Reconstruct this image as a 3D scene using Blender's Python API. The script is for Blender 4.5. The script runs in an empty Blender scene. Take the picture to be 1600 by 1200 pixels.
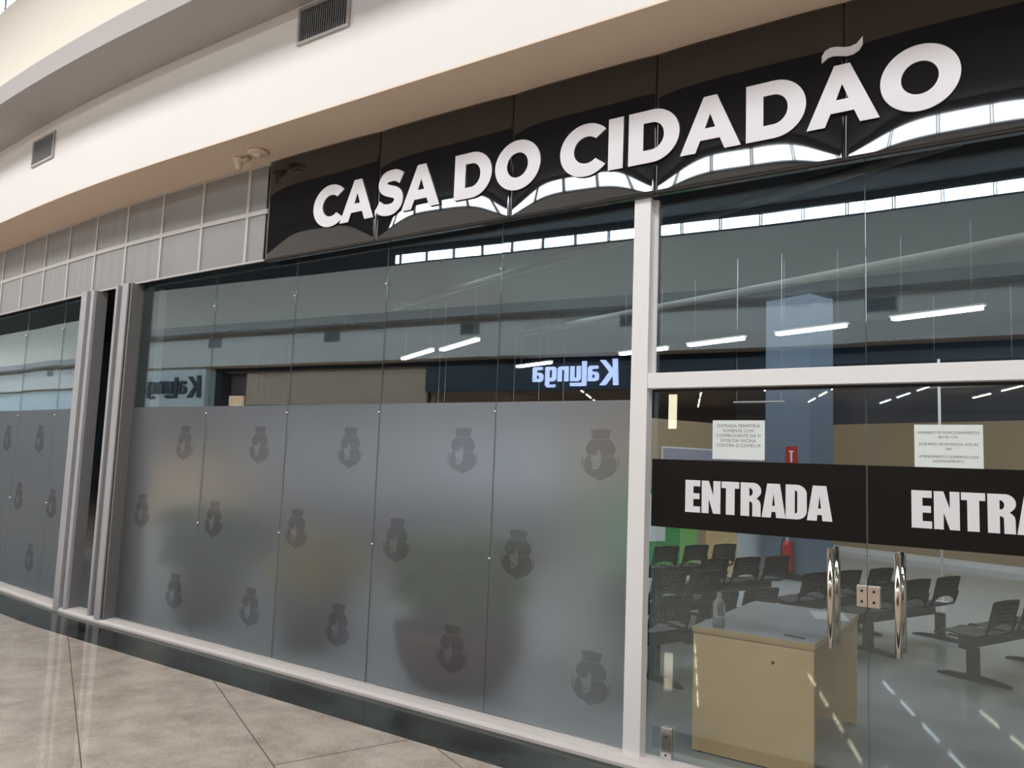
import bpy, bmesh, math, random
from mathutils import Vector, Matrix, Euler
random.seed(7)
S = bpy.context.scene
COL = S.collection
PI = math.pi

# ------------------------------------------------------------------ camera
cam_d = bpy.data.cameras.new('camera'); cam_d.sensor_width = 36.0; cam_d.lens = 1230 / 1600 * 36
cam_d.clip_start = 0.05; cam_d.clip_end = 200
cam = bpy.data.objects.new('camera', cam_d); COL.objects.link(cam)
right = Vector((0.82784293, 0.55970094, 0.03756265))
down = Vector((-0.02505854, 0.10379194, -0.99428331))
fwd = Vector((-0.5604, 0.82216914, 0.09994871))
M = Matrix((right, -down, -fwd)).transposed().to_4x4()
M.translation = Vector((0, -4.24, 1.65))
cam.matrix_world = M
S.camera = cam

# ------------------------------------------------------------------ view + world
S.view_settings.view_transform = 'Standard'; S.view_settings.look = 'None'
S.view_settings.gamma = 1.0; S.view_settings.use_curve_mapping = False
S.view_settings.exposure = 0.0
w = bpy.data.worlds.new('sky'); S.world = w; w.use_nodes = True
w.node_tree.nodes['Background'].inputs[0].default_value = (0.75, 0.87, 1.0, 1)
w.node_tree.nodes['Background'].inputs[1].default_value = 1.5
S.cycles.use_denoising = True
S.cycles.max_bounces = 12; S.cycles.transparent_max_bounces = 24
S.cycles.diffuse_bounces = 5; S.cycles.glossy_bounces = 6; S.cycles.transmission_bounces = 12
S.cycles.caustics_reflective = False; S.cycles.caustics_refractive = True
S.cycles.sample_clamp_indirect = 6.0

# ------------------------------------------------------------------ large lights (added fill)
def area(name, loc, size, size_y, power, rot, color=(1, 1, 1)):
    d = bpy.data.lights.new(name, 'AREA'); d.shape = 'RECTANGLE'; d.size = size; d.size_y = size_y
    d.energy = power; d.color = color
    o = bpy.data.objects.new(name, d); COL.objects.link(o); o.location = loc; o.rotation_euler = rot
    return o
# added fill light above the walkway, shining through a slot made for it
ROOF_FILL_P = 2170
area('roof_fill', (-25.5, -4.0, 7.05), 65, 1.9, ROOF_FILL_P, (0, 0, 0), (1.0, 0.96, 0.91))

# ------------------------------------------------------------------ materials
def mat(name):
    m = bpy.data.materials.new(name); m.use_nodes = True
    nt = m.node_tree
    return m, nt, nt.nodes['Principled BSDF']
def simple(name, col, rough=0.5, metal=0.0, spec=0.5, ior=1.45, noise=0.0, nscale=8.0, bump=0.0, bscale=60.0):
    m, nt, p = mat(name)
    p.inputs['Base Color'].default_value = (*col, 1); p.inputs['Roughness'].default_value = rough
    p.inputs['Metallic'].default_value = metal; p.inputs['IOR'].default_value = ior
    p.inputs['Specular IOR Level'].default_value = spec
    tc = nt.nodes.new('ShaderNodeTexCoord')
    if noise:
        n = nt.nodes.new('ShaderNodeTexNoise'); n.inputs['Scale'].default_value = nscale; n.inputs['Detail'].default_value = 5
        r = nt.nodes.new('ShaderNodeMapRange'); r.inputs['To Min'].default_value = 1 - noise; r.inputs['To Max'].default_value = 1 + noise
        mx = nt.nodes.new('ShaderNodeMix'); mx.data_type = 'RGBA'; mx.blend_type = 'MULTIPLY'; mx.inputs['Factor'].default_value = 1
        nt.links.new(tc.outputs['Object'], n.inputs['Vector']); nt.links.new(n.outputs['Fac'], r.inputs['Value'])
        mx.inputs['A'].default_value = (*col, 1); nt.links.new(r.outputs['Result'], mx.inputs['B'])
        nt.links.new(mx.outputs['Result'], p.inputs['Base Color'])
    if bump:
        n2 = nt.nodes.new('ShaderNodeTexNoise'); n2.inputs['Scale'].default_value = bscale
        b = nt.nodes.new('ShaderNodeBump'); b.inputs['Strength'].default_value = bump; b.inputs['Distance'].default_value = 0.01
        nt.links.new(tc.outputs['Object'], n2.inputs['Vector']); nt.links.new(n2.outputs['Fac'], b.inputs['Height'])
        nt.links.new(b.outputs['Normal'], p.inputs['Normal'])
    return m
def emis(name, col, strength):
    m, nt, p = mat(name)
    p.inputs['Base Color'].default_value = (*[min(1, c) for c in col], 1)
    p.inputs['Emission Color'].default_value = (*col, 1); p.inputs['Emission Strength'].default_value = strength
    return m
def glass_mat(name, f0=0.115, tint=(0.93, 0.955, 0.94), refl=(0.76, 0.91, 1.0), wave=0.0):
    m, nt, p = mat(name); nt.nodes.remove(p); out = nt.nodes['Material Output']
    tr = nt.nodes.new('ShaderNodeBsdfTransparent'); tr.inputs[0].default_value = (*tint, 1)
    gl = nt.nodes.new('ShaderNodeBsdfGlossy'); gl.inputs['Roughness'].default_value = 0.0; gl.inputs['Color'].default_value = (*refl, 1)
    lw = nt.nodes.new('ShaderNodeLayerWeight'); lw.inputs['Blend'].default_value = 0.5
    pw = nt.nodes.new('ShaderNodeMath'); pw.operation = 'POWER'; pw.inputs[1].default_value = 5
    ma = nt.nodes.new('ShaderNodeMath'); ma.operation = 'MULTIPLY_ADD'; ma.inputs[1].default_value = 0.9 - f0; ma.inputs[2].default_value = f0
    mx = nt.nodes.new('ShaderNodeMixShader')
    nt.links.new(lw.outputs['Facing'], pw.inputs[0]); nt.links.new(pw.outputs[0], ma.inputs[0])
    nt.links.new(ma.outputs[0], mx.inputs[0]); nt.links.new(tr.outputs[0], mx.inputs[1]); nt.links.new(gl.outputs[0], mx.inputs[2])
    nt.links.new(mx.outputs[0], out.inputs[0])
    if wave:
        tc = nt.nodes.new('ShaderNodeTexCoord'); mp = nt.nodes.new('ShaderNodeMapping'); mp.inputs['Scale'].default_value = (1.0, 1.0, 1.0)
        n = nt.nodes.new('ShaderNodeTexNoise'); n.inputs['Scale'].default_value = 0.9; n.inputs['Detail'].default_value = 0.0
        b = nt.nodes.new('ShaderNodeBump'); b.inputs['Strength'].default_value = 1.0; b.inputs['Distance'].default_value = wave
        oi = nt.nodes.new('ShaderNodeObjectInfo'); mu = nt.nodes.new('ShaderNodeMath'); mu.operation = 'MULTIPLY'; mu.inputs[1].default_value = 40
        nt.links.new(oi.outputs['Random'], mu.inputs[0]); nt.links.new(mu.outputs[0], mp.inputs['Location'])
        nt.links.new(tc.outputs['Object'], mp.inputs[0]); nt.links.new(mp.outputs[0], n.inputs['Vector'])
        nt.links.new(n.outputs['Fac'], b.inputs['Height']); nt.links.new(b.outputs['Normal'], gl.inputs['Normal'])
    return m
def frost_mat():
    m, nt, p = mat('frosted_film'); nt.nodes.remove(p); out = nt.nodes['Material Output']
    rf = nt.nodes.new('ShaderNodeBsdfRefraction'); rf.inputs['Roughness'].default_value = 0.50; rf.inputs['IOR'].default_value = 1.20
    rf.inputs['Color'].default_value = (0.95, 0.95, 0.96, 1)
    df = nt.nodes.new('ShaderNodeBsdfDiffuse'); df.inputs['Color'].default_value = (0.57, 0.59, 0.65, 1)
    gl = nt.nodes.new('ShaderNodeBsdfGlossy'); gl.inputs['Roughness'].default_value = 0.42; gl.inputs['Color'].default_value = (0.9, 0.95, 1, 1)
    mx = nt.nodes.new('ShaderNodeMixShader'); mx.inputs[0].default_value = 0.088
    m2 = nt.nodes.new('ShaderNodeMixShader'); m2.inputs[0].default_value = 0.05
    nt.links.new(rf.outputs[0], mx.inputs[1]); nt.links.new(df.outputs[0], mx.inputs[2])
    nt.links.new(mx.outputs[0], m2.inputs[1]); nt.links.new(gl.outputs[0], m2.inputs[2]); nt.links.new(m2.outputs[0], out.inputs[0])
    return m
def crest_mat():
    m, nt, p = mat('crest_print'); nt.nodes.remove(p); out = nt.nodes['Material Output']
    tr = nt.nodes.new('ShaderNodeBsdfTransparent'); df = nt.nodes.new('ShaderNodeBsdfDiffuse'); df.inputs['Color'].default_value = (0.085, 0.068, 0.085, 1)
    mx = nt.nodes.new('ShaderNodeMixShader'); mx.inputs[0].default_value = 0.145
    nt.links.new(tr.outputs[0], mx.inputs[1]); nt.links.new(df.outputs[0], mx.inputs[2]); nt.links.new(mx.outputs[0], out.inputs[0])
    return m
def granite(name, c1, c2, scale, rough, spots=None, ior=1.5):
    m, nt, p = mat(name)
    tc = nt.nodes.new('ShaderNodeTexCoord')
    n1 = nt.nodes.new('ShaderNodeTexNoise'); n1.inputs['Scale'].default_value = scale; n1.inputs['Detail'].default_value = 9; n1.inputs['Roughness'].default_value = 0.7
    n2 = nt.nodes.new('ShaderNodeTexNoise'); n2.inputs['Scale'].default_value = scale * 22; n2.inputs['Detail'].default_value = 4
    add = nt.nodes.new('ShaderNodeMath'); add.operation = 'MULTIPLY_ADD'; add.inputs[1].default_value = 0.45
    cr = nt.nodes.new('ShaderNodeValToRGB')
    cr.color_ramp.elements[0].position = 0.52; cr.color_ramp.elements[0].color = (*c1, 1)
    cr.color_ramp.elements[1].position = 0.86; cr.color_ramp.elements[1].color = (*c2, 1)
    nt.links.new(tc.outputs['Object'], n1.inputs['Vector']); nt.links.new(tc.outputs['Object'], n2.inputs['Vector'])
    nt.links.new(n2.outputs['Fac'], add.inputs[0]); nt.links.new(n1.outputs['Fac'], add.inputs[2])
    nt.links.new(add.outputs[0], cr.inputs[0]); nt.links.new(cr.outputs[0], p.inputs['Base Color'])
    p.inputs['Roughness'].default_value = rough; p.inputs['IOR'].default_value = ior
    return m
MT = {}
MT['cream'] = simple('cream_paint', (0.80, 0.765, 0.735), 0.55, noise=0.03, nscale=1.3, bump=0.03)
MT['cream_wall'] = simple('cream_upper_wall', (0.83, 0.75, 0.65), 0.6, noise=0.02, nscale=1.0)
MT['beam'] = simple('taupe_beam_paint', (0.40, 0.37, 0.36), 0.55, noise=0.04, nscale=1.0)
MT['soffit'] = simple('beige_soffit', (0.82, 0.66, 0.53), 0.7, noise=0.03)
MT['dark_roof'] = simple('dark_roof', (0.012, 0.014, 0.02), 0.8)
MT['steel_dark'] = simple('dark_steel', (0.03, 0.033, 0.04), 0.5, metal=0.3)
MT['alu'] = simple('white_aluminium', (0.84, 0.83, 0.84), 0.32, noise=0.02)
MT['sill'] = simple('cream_sill', (0.68, 0.63, 0.60), 0.4, noise=0.06, nscale=6)
MT['jamb'] = simple('grey_jamb', (0.20, 0.193, 0.19), 0.45, metal=0.1, noise=0.05)
MT['jamb_light'] = simple('pale_grey_jamb', (0.40, 0.40, 0.42), 0.4)
MT['charcoal'] = simple('charcoal_return', (0.03, 0.033, 0.036), 0.5)
MT['gasket'] = simple('black_gasket', (0.02, 0.018, 0.018), 0.6)
MT['black'] = simple('black_acrylic', (0.012, 0.011, 0.012), 0.02, ior=1.75)
MT['black_vinyl'] = simple('black_vinyl', (0.010, 0.009, 0.009), 0.28, spec=0.35)
MT['white'] = simple('white_acrylic', (0.78, 0.76, 0.80), 0.35)
MT['white_vinyl'] = simple('white_vinyl', (0.80, 0.80, 0.84), 0.45)
MT['glass'] = glass_mat('window_glass', wave=0.0006)
MT['glass_filmed'] = glass_mat('glass_behind_film', f0=0.012)
MT['glass_left'] = glass_mat('window_glass_wavy', wave=0.0016)
MT['glass_edge'] = simple('glass_edge', (0.10, 0.14, 0.14), 0.12, spec=0.8)
MT['film'] = frost_mat(); MT['crest'] = crest_mat()
MT['steel'] = simple('polished_steel', (0.72, 0.63, 0.54), 0.12, metal=1.0)
MT['brushed'] = simple('brushed_lock_plate', (0.62, 0.52, 0.44), 0.35, metal=0.5)
MT['chrome'] = simple('chrome', (0.8, 0.8, 0.8), 0.15, metal=1.0)
MT['vent'] = simple('vent_grey', (0.42, 0.40, 0.38), 0.5, metal=0.2)
MT['duct'] = simple('grey_duct', (0.13, 0.135, 0.13), 0.5)
MT['vent_dark'] = simple('vent_dark', (0.10, 0.10, 0.105), 0.7)
MT['slat'] = simple('vent_slat', (0.36, 0.36, 0.36), 0.5, metal=0.3)
MT['floor_granite'] = granite('cream_granite', (0.36, 0.30, 0.245), (0.60, 0.52, 0.44), 3.2, 0.035, ior=1.55)
MT['strip_granite'] = granite('green_black_granite', (0.006, 0.008, 0.007), (0.055, 0.065, 0.058), 2.2, 0.12, ior=1.32)
MT['joint'] = simple('dark_joint', (0.09, 0.075, 0.06), 0.7)
MT['inner_floor'] = simple('pale_inner_floor', (0.43, 0.46, 0.48), 0.12, noise=0.03, nscale=2)
MT['beige_wall'] = simple('beige_inner_wall', (0.42, 0.31, 0.20), 0.7, noise=0.04)
MT['pale_wall'] = simple('pale_blue_grey_wall', (0.62, 0.66, 0.74), 0.7)
MT['navy'] = simple('navy_panel', (0.018, 0.032, 0.060), 0.4)
MT['dark_wall'] = simple('dark_inner_wall', (0.03, 0.035, 0.05), 0.7)
MT['inner_ceiling'] = simple('black_inner_ceiling', (0.008, 0.009, 0.014), 0.9)
MT['bluegrey'] = simple('blue_grey_column', (0.14, 0.19, 0.27), 0.6, noise=0.03)
MT['green'] = simple('green_panel', (0.05, 0.36, 0.10), 0.5)
MT['lime'] = simple('lime_panel', (0.22, 0.52, 0.14), 0.5)
MT['desk_top'] = simple('grey_white_laminate', (0.50, 0.49, 0.53), 0.22, noise=0.02)
MT['desk_wood'] = simple('tan_laminate', (0.78, 0.54, 0.31), 0.30, noise=0.05, nscale=3)
MT['desk_edge'] = simple('tan_desk_edge', (0.60, 0.42, 0.22), 0.3)
MT['chair_seat'] = simple('dark_brown_plastic', (0.030, 0.025, 0.022), 0.5, spec=0.3)
MT['chair_black'] = simple('black_plastic', (0.010, 0.011, 0.012), 0.5, spec=0.3)
MT['chair_metal'] = simple('dark_painted_steel', (0.034, 0.028, 0.025), 0.42, metal=0.2)
MT['red'] = simple('extinguisher_red', (0.45, 0.02, 0.015), 0.3)
MT['paper'] = simple('white_paper', (0.74, 0.79, 0.79), 0.7)
MT['ink'] = simple('grey_ink', (0.14, 0.14, 0.16), 0.8)
MT['leaf'] = simple('green_leaf', (0.11, 0.25, 0.025), 0.45, noise=0.3, nscale=12)
MT['leaf_dark'] = simple('dark_green_leaf', (0.07, 0.20, 0.05), 0.45, noise=0.3, nscale=12)
MT['leaf_yellow'] = simple('yellow_green_leaf', (0.50, 0.44, 0.07), 0.5, noise=0.3, nscale=12)
MT['stem'] = simple('brown_stem', (0.10, 0.06, 0.035), 0.8)
MT['pot_red'] = simple('dark_terracotta', (0.10, 0.035, 0.028), 0.5, noise=0.15)
MT['pot_dark'] = simple('charcoal_pot', (0.030, 0.030, 0.036), 0.5)
MT['soil'] = simple('soil', (0.035, 0.022, 0.015), 0.9)
MT['lamp_body'] = simple('white_lamp_body', (0.7, 0.7, 0.7), 0.4)
MT['tube'] = emis('fluorescent_tube', (0.95, 0.98, 1.0), 14)
MT['lit_strip'] = emis('warm_shop_tube', (1.0, 0.80, 0.52), 38)
MT['cool_strip'] = emis('cool_shop_tube', (0.95, 0.97, 1.0), 38)
MT['spot'] = emis('downlight_glow', (1.0, 0.88, 0.70), 28)
MT['kalunga_lit'] = emis('lit_letter', (0.62, 0.66, 1.0), 4.2)
MT['kalunga_dark'] = simple('dark_letter', (0.03, 0.04, 0.06), 0.5)
MT['clerestory'] = emis('bright_clerestory_pane', (0.88, 0.95, 1.0), 17)
MT['clerestory_near'] = emis('near_clerestory_pane', (0.90, 0.96, 1.0), 60)
MT['shop_wood'] = simple('shop_wood', (0.60, 0.44, 0.33), 0.5, noise=0.12, nscale=4)
MT['shop_grey'] = simple('pale_blue_shop_wall', (0.72, 0.79, 0.83), 0.5)
MT['shop_floor'] = simple('shop_floor', (0.45, 0.42, 0.40), 0.15)
MT['warm_box'] = emis('warm_lit_sign', (1.0, 0.66, 0.42), 1.1)
MT['row_glow'] = emis('warm_row_glow', (1.0, 0.74, 0.50), 6)
MT['grille'] = None
MT['bottle'] = None
def perforated():
    m, nt, p = mat('perforated_sheet')
    tc = nt.nodes.new('ShaderNodeTexCoord'); v = nt.nodes.new('ShaderNodeTexVoronoi'); v.feature = 'F1'; v.inputs['Randomness'].default_value = 0.0
    v.inputs['Scale'].default_value = 90
    cr = nt.nodes.new('ShaderNodeValToRGB')
    cr.color_ramp.elements[0].position = 0.22; cr.color_ramp.elements[0].color = (0.20, 0.195, 0.19, 1)
    cr.color_ramp.elements[1].position = 0.30; cr.color_ramp.elements[1].color = (0.29, 0.28, 0.275, 1)
    nt.links.new(tc.outputs['Object'], v.inputs['Vector']); nt.links.new(v.outputs['Distance'], cr.inputs[0])
    nt.links.new(cr.outputs[0], p.inputs['Base Color']); p.inputs['Roughness'].default_value = 0.5; p.inputs['Metallic'].default_value = 0.15
    return m
MT['grille'] = perforated()
def clear_plastic():
    m, nt, p = mat('clear_plastic')
    p.inputs['Base Color'].default_value = (0.85, 0.9, 0.9, 1); p.inputs['Roughness'].default_value = 0.08
    p.inputs['Transmission Weight'].default_value = 0.85; p.inputs['IOR'].default_value = 1.25
    return m
MT['bottle'] = clear_plastic()

# ------------------------------------------------------------------ helpers
def obj(name, bm, m, parent=None, smooth=False):
    me = bpy.data.meshes.new(name)
    bmesh.ops.recalc_face_normals(bm, faces=bm.faces)
    bm.to_mesh(me); bm.free()
    if m is not None: me.materials.append(m)
    if smooth:
        for p in me.polygons: p.use_smooth = True
    o = bpy.data.objects.new(name, me); COL.objects.link(o)
    if parent is not None: o.parent = parent
    return o
def thing(name, label, cat, loc=(0, 0, 0), rz=0.0, group=None):
    o = bpy.data.objects.new(name, None); COL.objects.link(o); o.empty_display_size = 0.1
    o.location = loc; o.rotation_euler = (0, 0, rz); o['label'] = label; o['category'] = cat
    if group: o['group'] = group
    return o
def tag(o, label, cat, group=None, kind=None):
    o['label'] = label; o['category'] = cat
    if group: o['group'] = group
    if kind: o['kind'] = kind
    return o
def struct(o, label=None, cat=None):
    o['kind'] = 'structure'
    if label: o['label'] = label; o['category'] = cat
    return o
def box(bm, x0, x1, y0, y1, z0, z1, mtx=None):
    vs = [bm.verts.new((x, y, z)) for z in (z0, z1) for y in (y0, y1) for x in (x0, x1)]
    if mtx is not None:
        for v in vs: v.co = mtx @ v.co
    for f in ((0, 2, 3, 1), (4, 5, 7, 6), (0, 1, 5, 4), (1, 3, 7, 5), (3, 2, 6, 7), (2, 0, 4, 6)):
        bm.faces.new([vs[i] for i in f])
    return vs
def bx(*a, mtx=None):
    bm = bmesh.new(); box(bm, *a, mtx=mtx); return bm
def bevel(bm, w_, seg=2):
    bmesh.ops.bevel(bm, geom=bm.edges[:], offset=w_, segments=seg, affect='EDGES', profile=0.6); return bm
def tube(bm, pts, r, n=12, cap=True):
    pts = [Vector(p) for p in pts]; rings = []
    for i, p in enumerate(pts):
        t = (pts[min(i + 1, len(pts) - 1)] - pts[max(i - 1, 0)]).normalized()
        a = Vector((0, 0, 1)) if abs(t.z) < 0.9 else Vector((1, 0, 0))
        u = t.cross(a).normalized(); v = t.cross(u)
        rr = r[i] if isinstance(r, (list, tuple)) else r
        rings.append([bm.verts.new(p + (u * math.cos(k * 2 * PI / n) + v * math.sin(k * 2 * PI / n)) * rr) for k in range(n)])
    for i in range(len(rings) - 1):
        for k in range(n):
            bm.faces.new((rings[i][k], rings[i][(k + 1) % n], rings[i + 1][(k + 1) % n], rings[i + 1][k]))
    if cap: bm.faces.new(rings[0][::-1]); bm.faces.new(rings[-1])
    return bm
def lathe(bm, prof, n=32, c=(0, 0, 0), mtx=None):
    rings = []
    for r, z in prof:
        if r < 1e-5: v = bm.verts.new((c[0], c[1], c[2] + z)); rings.append([v])
        else: rings.append([bm.verts.new((c[0] + r * math.cos(k * 2 * PI / n), c[1] + r * math.sin(k * 2 * PI / n), c[2] + z)) for k in range(n)])
    for a, b in zip(rings[:-1], rings[1:]):
        for k in range(n):
            k2 = (k + 1) % n
            if len(a) == 1 and len(b) == 1: continue
            if len(a) == 1: bm.faces.new((a[0], b[k], b[k2]))
            elif len(b) == 1: bm.faces.new((a[k], a[k2], b[0]))
            else: bm.faces.new((a[k], a[k2], b[k2], b[k]))
    if mtx is not None: bmesh.ops.transform(bm, matrix=mtx, verts=bm.verts)
    return bm
def sweep(bm, prof, xs, yf, close=True):
    """prof: (y offset, z) loop swept along the wall path y = yf(x)."""
    rows = [[bm.verts.new((x, yf(x) + oy, z)) for oy, z in prof] for x in xs]
    n = len(prof)
    for a, b in zip(rows[:-1], rows[1:]):
        for k in range(n if close else n - 1):
            bm.faces.new((a[k], a[(k + 1) % n], b[(k + 1) % n], b[k]))
    if close: bm.faces.new(rows[0][::-1]); bm.faces.new(rows[-1])
    return bm
def flat(loops, depth, bev=0.0, res=1):
    """closed 2D loops (outlines and holes) -> solid mesh, x right, y up, thickness along z"""
    cu = bpy.data.curves.new('outline', 'CURVE'); cu.dimensions = '2D'; cu.fill_mode = 'BOTH'; cu.extrude = depth / 2
    for lp in loops:
        s = cu.splines.new('POLY'); s.points.add(len(lp) - 1)
        for i, (x, y) in enumerate(lp): s.points[i].co = (x, y, 0, 1)
        s.use_cyclic_u = True
    return curve_mesh(cu)
def curve_mesh(cu):
    o = bpy.data.objects.new('tmp', cu); COL.objects.link(o)
    dg = bpy.context.evaluated_depsgraph_get(); dg.update()
    me = bpy.data.meshes.new_from_object(o.evaluated_get(dg))
    bpy.data.objects.remove(o); bpy.data.curves.remove(cu)
    return me
def text_mesh(s, size, depth=0.001, bold=0.0, shear=0.0, align='CENTER', line=1.0):
    cu = bpy.data.curves.new('text', 'FONT'); cu.body = s; cu.size = size; cu.extrude = depth / 2; cu.offset = bold
    cu.shear = shear; cu.align_x = align; cu.resolution_u = 3; cu.space_line = line
    return curve_mesh(cu)
def place_mesh(name, me, m, parent=None, mtx=None):
    me.name = name; me.materials.clear(); me.materials.append(m)
    if mtx is not None: me.transform(mtx)
    o = bpy.data.objects.new(name, me); COL.objects.link(o)
    if parent is not None: o.parent = parent
    return o
def on_wall(x, y, z, sx=1, sz=1, flip=False):
    """2D (x, y) -> upright plane facing -Y (or +Y when flipped)"""
    R = Matrix.Rotation(PI / 2, 4, 'X')
    if flip: R = Matrix.Rotation(PI, 4, 'Z') @ R
    return Matrix.Translation((x, y, z)) @ R @ Matrix.Diagonal((sx, sz, 1, 1))
def arc(cx, cy, rx, ry, a0, a1, n=20):
    return [(cx + rx * math.cos(math.radians(a0 + (a1 - a0) * i / n)), cy + ry * math.sin(math.radians(a0 + (a1 - a0) * i / n))) for i in range(n + 1)]

# wall paths: the walkway bends gently towards the left
def smooth_bend(d, k, r=0.8):
    return 0.0 if d < 0 else (k * d * d / (2 * r) if d < r else k * (d - r / 2))
def Yn(x): return smooth_bend(-x - 7.5, 0.085)            # near shopfront
def Yb(x): return smooth_bend(-x - 6.0, 0.085, 3.0)         # near bulkhead, ledge and grid
def Yf(x): return -11.2 + smooth_bend(-x - 3.5, 0.10)      # far bulkhead face
XS = [2.6, 0, -2.5, -5, -7, -7.5, -7.7, -7.9, -8.1, -8.3, -9, -11, -13, -16, -20, -26, -34]
XB = [2.6, 0, -2.5, -5, -6] + [-6.25 - 0.25 * i for i in range(12)] + [-10, -11, -13, -16, -20, -26, -34, -50, -80]
XF = [8, 4, 0, -3, -3.5, -3.8, -4.1, -4.4, -6, -9, -12, -15, -18, -21, -24, -28, -34, -45, -60, -80]

# ------------------------------------------------------------------ setting: floors, walls, roof
struct(obj('floor', bx(-80, 8, -24, 17, -0.2, 0), MT['floor_granite']), 'polished cream granite floor of the walkway', 'floor')
def floor_line(name, a, b, wd=0.006):
    a, b = Vector(a), Vector(b); d = (b - a).normalized(); n = Vector((-d.y, d.x)) * wd / 2
    bm = bmesh.new()
    vs = [bm.verts.new((*p, z)) for z in (-0.01, 0.0008) for p in (a + n, a - n, b - n, b + n)]
    for f in ((3, 2, 1, 0), (4, 5, 6, 7), (0, 1, 5, 4), (1, 2, 6, 5), (2, 3, 7, 6), (3, 0, 4, 7)): bm.faces.new([vs[i] for i in f])
    return obj(name, bm, MT['joint'])
jl = bmesh.new()
def addline(bm, a, b, wd=0.006):
    a, b = Vector(a), Vector(b); d = (b - a).normalized(); n = Vector((-d.y, d.x)) * wd / 2
    vs = [bm.verts.new((*p, z)) for z in (-0.01, 0.0008) for p in (a + n, a - n, b - n, b + n)]
    for f in ((3, 2, 1, 0), (4, 5, 6, 7), (0, 1, 5, 4), (1, 2, 6, 5), (2, 3, 7, 6), (3, 0, 4, 7)): bm.faces.new([vs[i] for i in f])
addline(jl, (-7.138, -0.52), (-2.0, -2.97))
addline(jl, (-5.076, -0.52), (-1.0, -2.46))
addline(jl, (-3.46, -1.295), (-3.165, -0.52))
addline(jl, (-2.98, -0.52), (-1.0, -1.48))
addline(jl, (-9.2, -0.5), (-3.0, -3.5))
struct(obj('trim_2', jl, MT['joint']), 'thin dark joints between the granite slabs', 'floor joint')
st = bmesh.new(); sweep(st, [(-0.53, -0.01), (-0.10, -0.01), (-0.10, 0.0015), (-0.53, 0.0015)], XS, Yn)
struct(obj('trim_1', st, MT['strip_granite']), 'dark green-black granite strip along the shopfront', 'floor border')
sl = bmesh.new(); sweep(sl, [(-0.10, 0.0), (0.07, 0.0), (0.07, 0.046), (-0.02, 0.046), (-0.075, 0.038), (-0.10, 0.02)], [x for x in XS if x > -7.3] + [-7.32], Yn)
struct(obj('baseboard_front', sl, MT['sill']), 'low cream sill under the frosted shop window', 'sill')
sl = bmesh.new(); sweep(sl, [(-0.10, 0.0), (0.07, 0.0), (0.07, 0.046), (-0.02, 0.046), (-0.075, 0.038), (-0.10, 0.02)], [-7.32] + [x for x in XS if x < -7.4], Yn)
struct(obj('baseboard_left', sl, MT['sill']), 'low cream sill beyond the grey jambs on the left', 'sill')

# near bulkhead, soffit, beam, upper wall, clerestory
b_ = bmesh.new(); sweep(b_, [(-0.54, 4.14), (-0.54, 5.02), (-0.30, 5.02), (-0.30, 4.14)], XB, Yb)
struct(obj('wall_front', b_, MT['cream']), 'tall cream bulkhead running above the shop sign', 'wall')
b_ = bmesh.new(); sweep(b_, [(-0.54, 4.13), (-0.54, 4.14), (0.20, 4.14), (0.20, 4.13)], XB, Yb)
struct(obj('trim_3', b_, MT['soffit']), 'beige soffit under the cream bulkhead', 'soffit')
b_ = bmesh.new(); sweep(b_, [(-1.02, 5.02), (-1.02, 5.22), (-0.30, 5.22), (-0.30, 5.02)], XB, Yb)
struct(obj('trim_4', b_, MT['beam']), 'taupe ledge projecting above the cream bulkhead', 'beam')
b_ = bmesh.new(); sweep(b_, [(-0.98, 5.22), (-0.80, 6.45), (-0.55, 6.45), (-0.55, 5.22)], XB, Yb)
struct(obj('wall_upper', b_, MT['cream_wall']), 'pale cream upper wall above the taupe ledge', 'wall')
# far side, same section mirrored
b_ = bmesh.new(); sweep(b_, [(0, 4.13), (0, 5.02), (-0.25, 5.02), (-0.25, 4.13)], XF, Yf)
struct(obj('wall_back', b_, MT['cream']), 'cream bulkhead across the walkway, mirrored in the glass', 'wall')
b_ = bmesh.new(); sweep(b_, [(0, 4.12), (0, 4.13), (-0.7, 4.13), (-0.7, 4.12)], XF, Yf)
struct(obj('trim_5', b_, MT['soffit']), 'soffit across the walkway, mirrored in the glass', 'soffit')
b_ = bmesh.new(); sweep(b_, [(0.50, 5.02), (0.50, 5.24), (-0.25, 5.24), (-0.25, 5.02)], XF, Yf)
struct(obj('trim_6', b_, MT['beam']), 'taupe ledge across the walkway, mirrored in the glass', 'beam')
b_ = bmesh.new(); sweep(b_, [(0.44, 5.24), (0.10, 6.52), (-0.15, 6.52), (-0.15, 5.24)], XF, Yf)
struct(obj('wall_far', b_, MT['cream_wall']), 'upper wall across the walkway, mirrored in the glass', 'wall')
# clerestory: panes between mullions
def clerestory(name, x0, x1, yf, z0, z1, pitch, label, sgn, phase=0.0, pane='clerestory'):
    root = thing(name, label, 'window'); struct(root)
    fb = bmesh.new(); xs = [x0 + (x1 - x0) * i / 12 for i in range(13)]
    sweep(fb, [(sgn * 0.02, z0 - 0.03), (sgn * -0.08, z0 - 0.03), (sgn * -0.08, z0), (sgn * 0.02, z0)], xs, yf)
    sweep(fb, [(sgn * 0.02, z1), (sgn * -0.08, z1), (sgn * -0.08, z1 + 0.03), (sgn * 0.02, z1 + 0.03)], xs, yf)
    n = int((x1 - x0) / pitch)
    for i in range(n + 1):
        x = x0 + phase + i * pitch
        y = yf(x)
        box(fb, x - 0.028, x - 0.014, y - 0.04, y + 0.01, z0, z1); box(fb, x + 0.014, x + 0.028, y - 0.04, y + 0.01, z0, z1)
    obj('window_frame', fb, MT['steel_dark'], root)
    pb = bmesh.new(); sweep(pb, [(sgn * -0.05, z0), (sgn * -0.05, z1), (sgn * -0.056, z1), (sgn * -0.056, z0)], xs, yf)
    obj('pane', pb, MT[pane], root)
    return root
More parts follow.
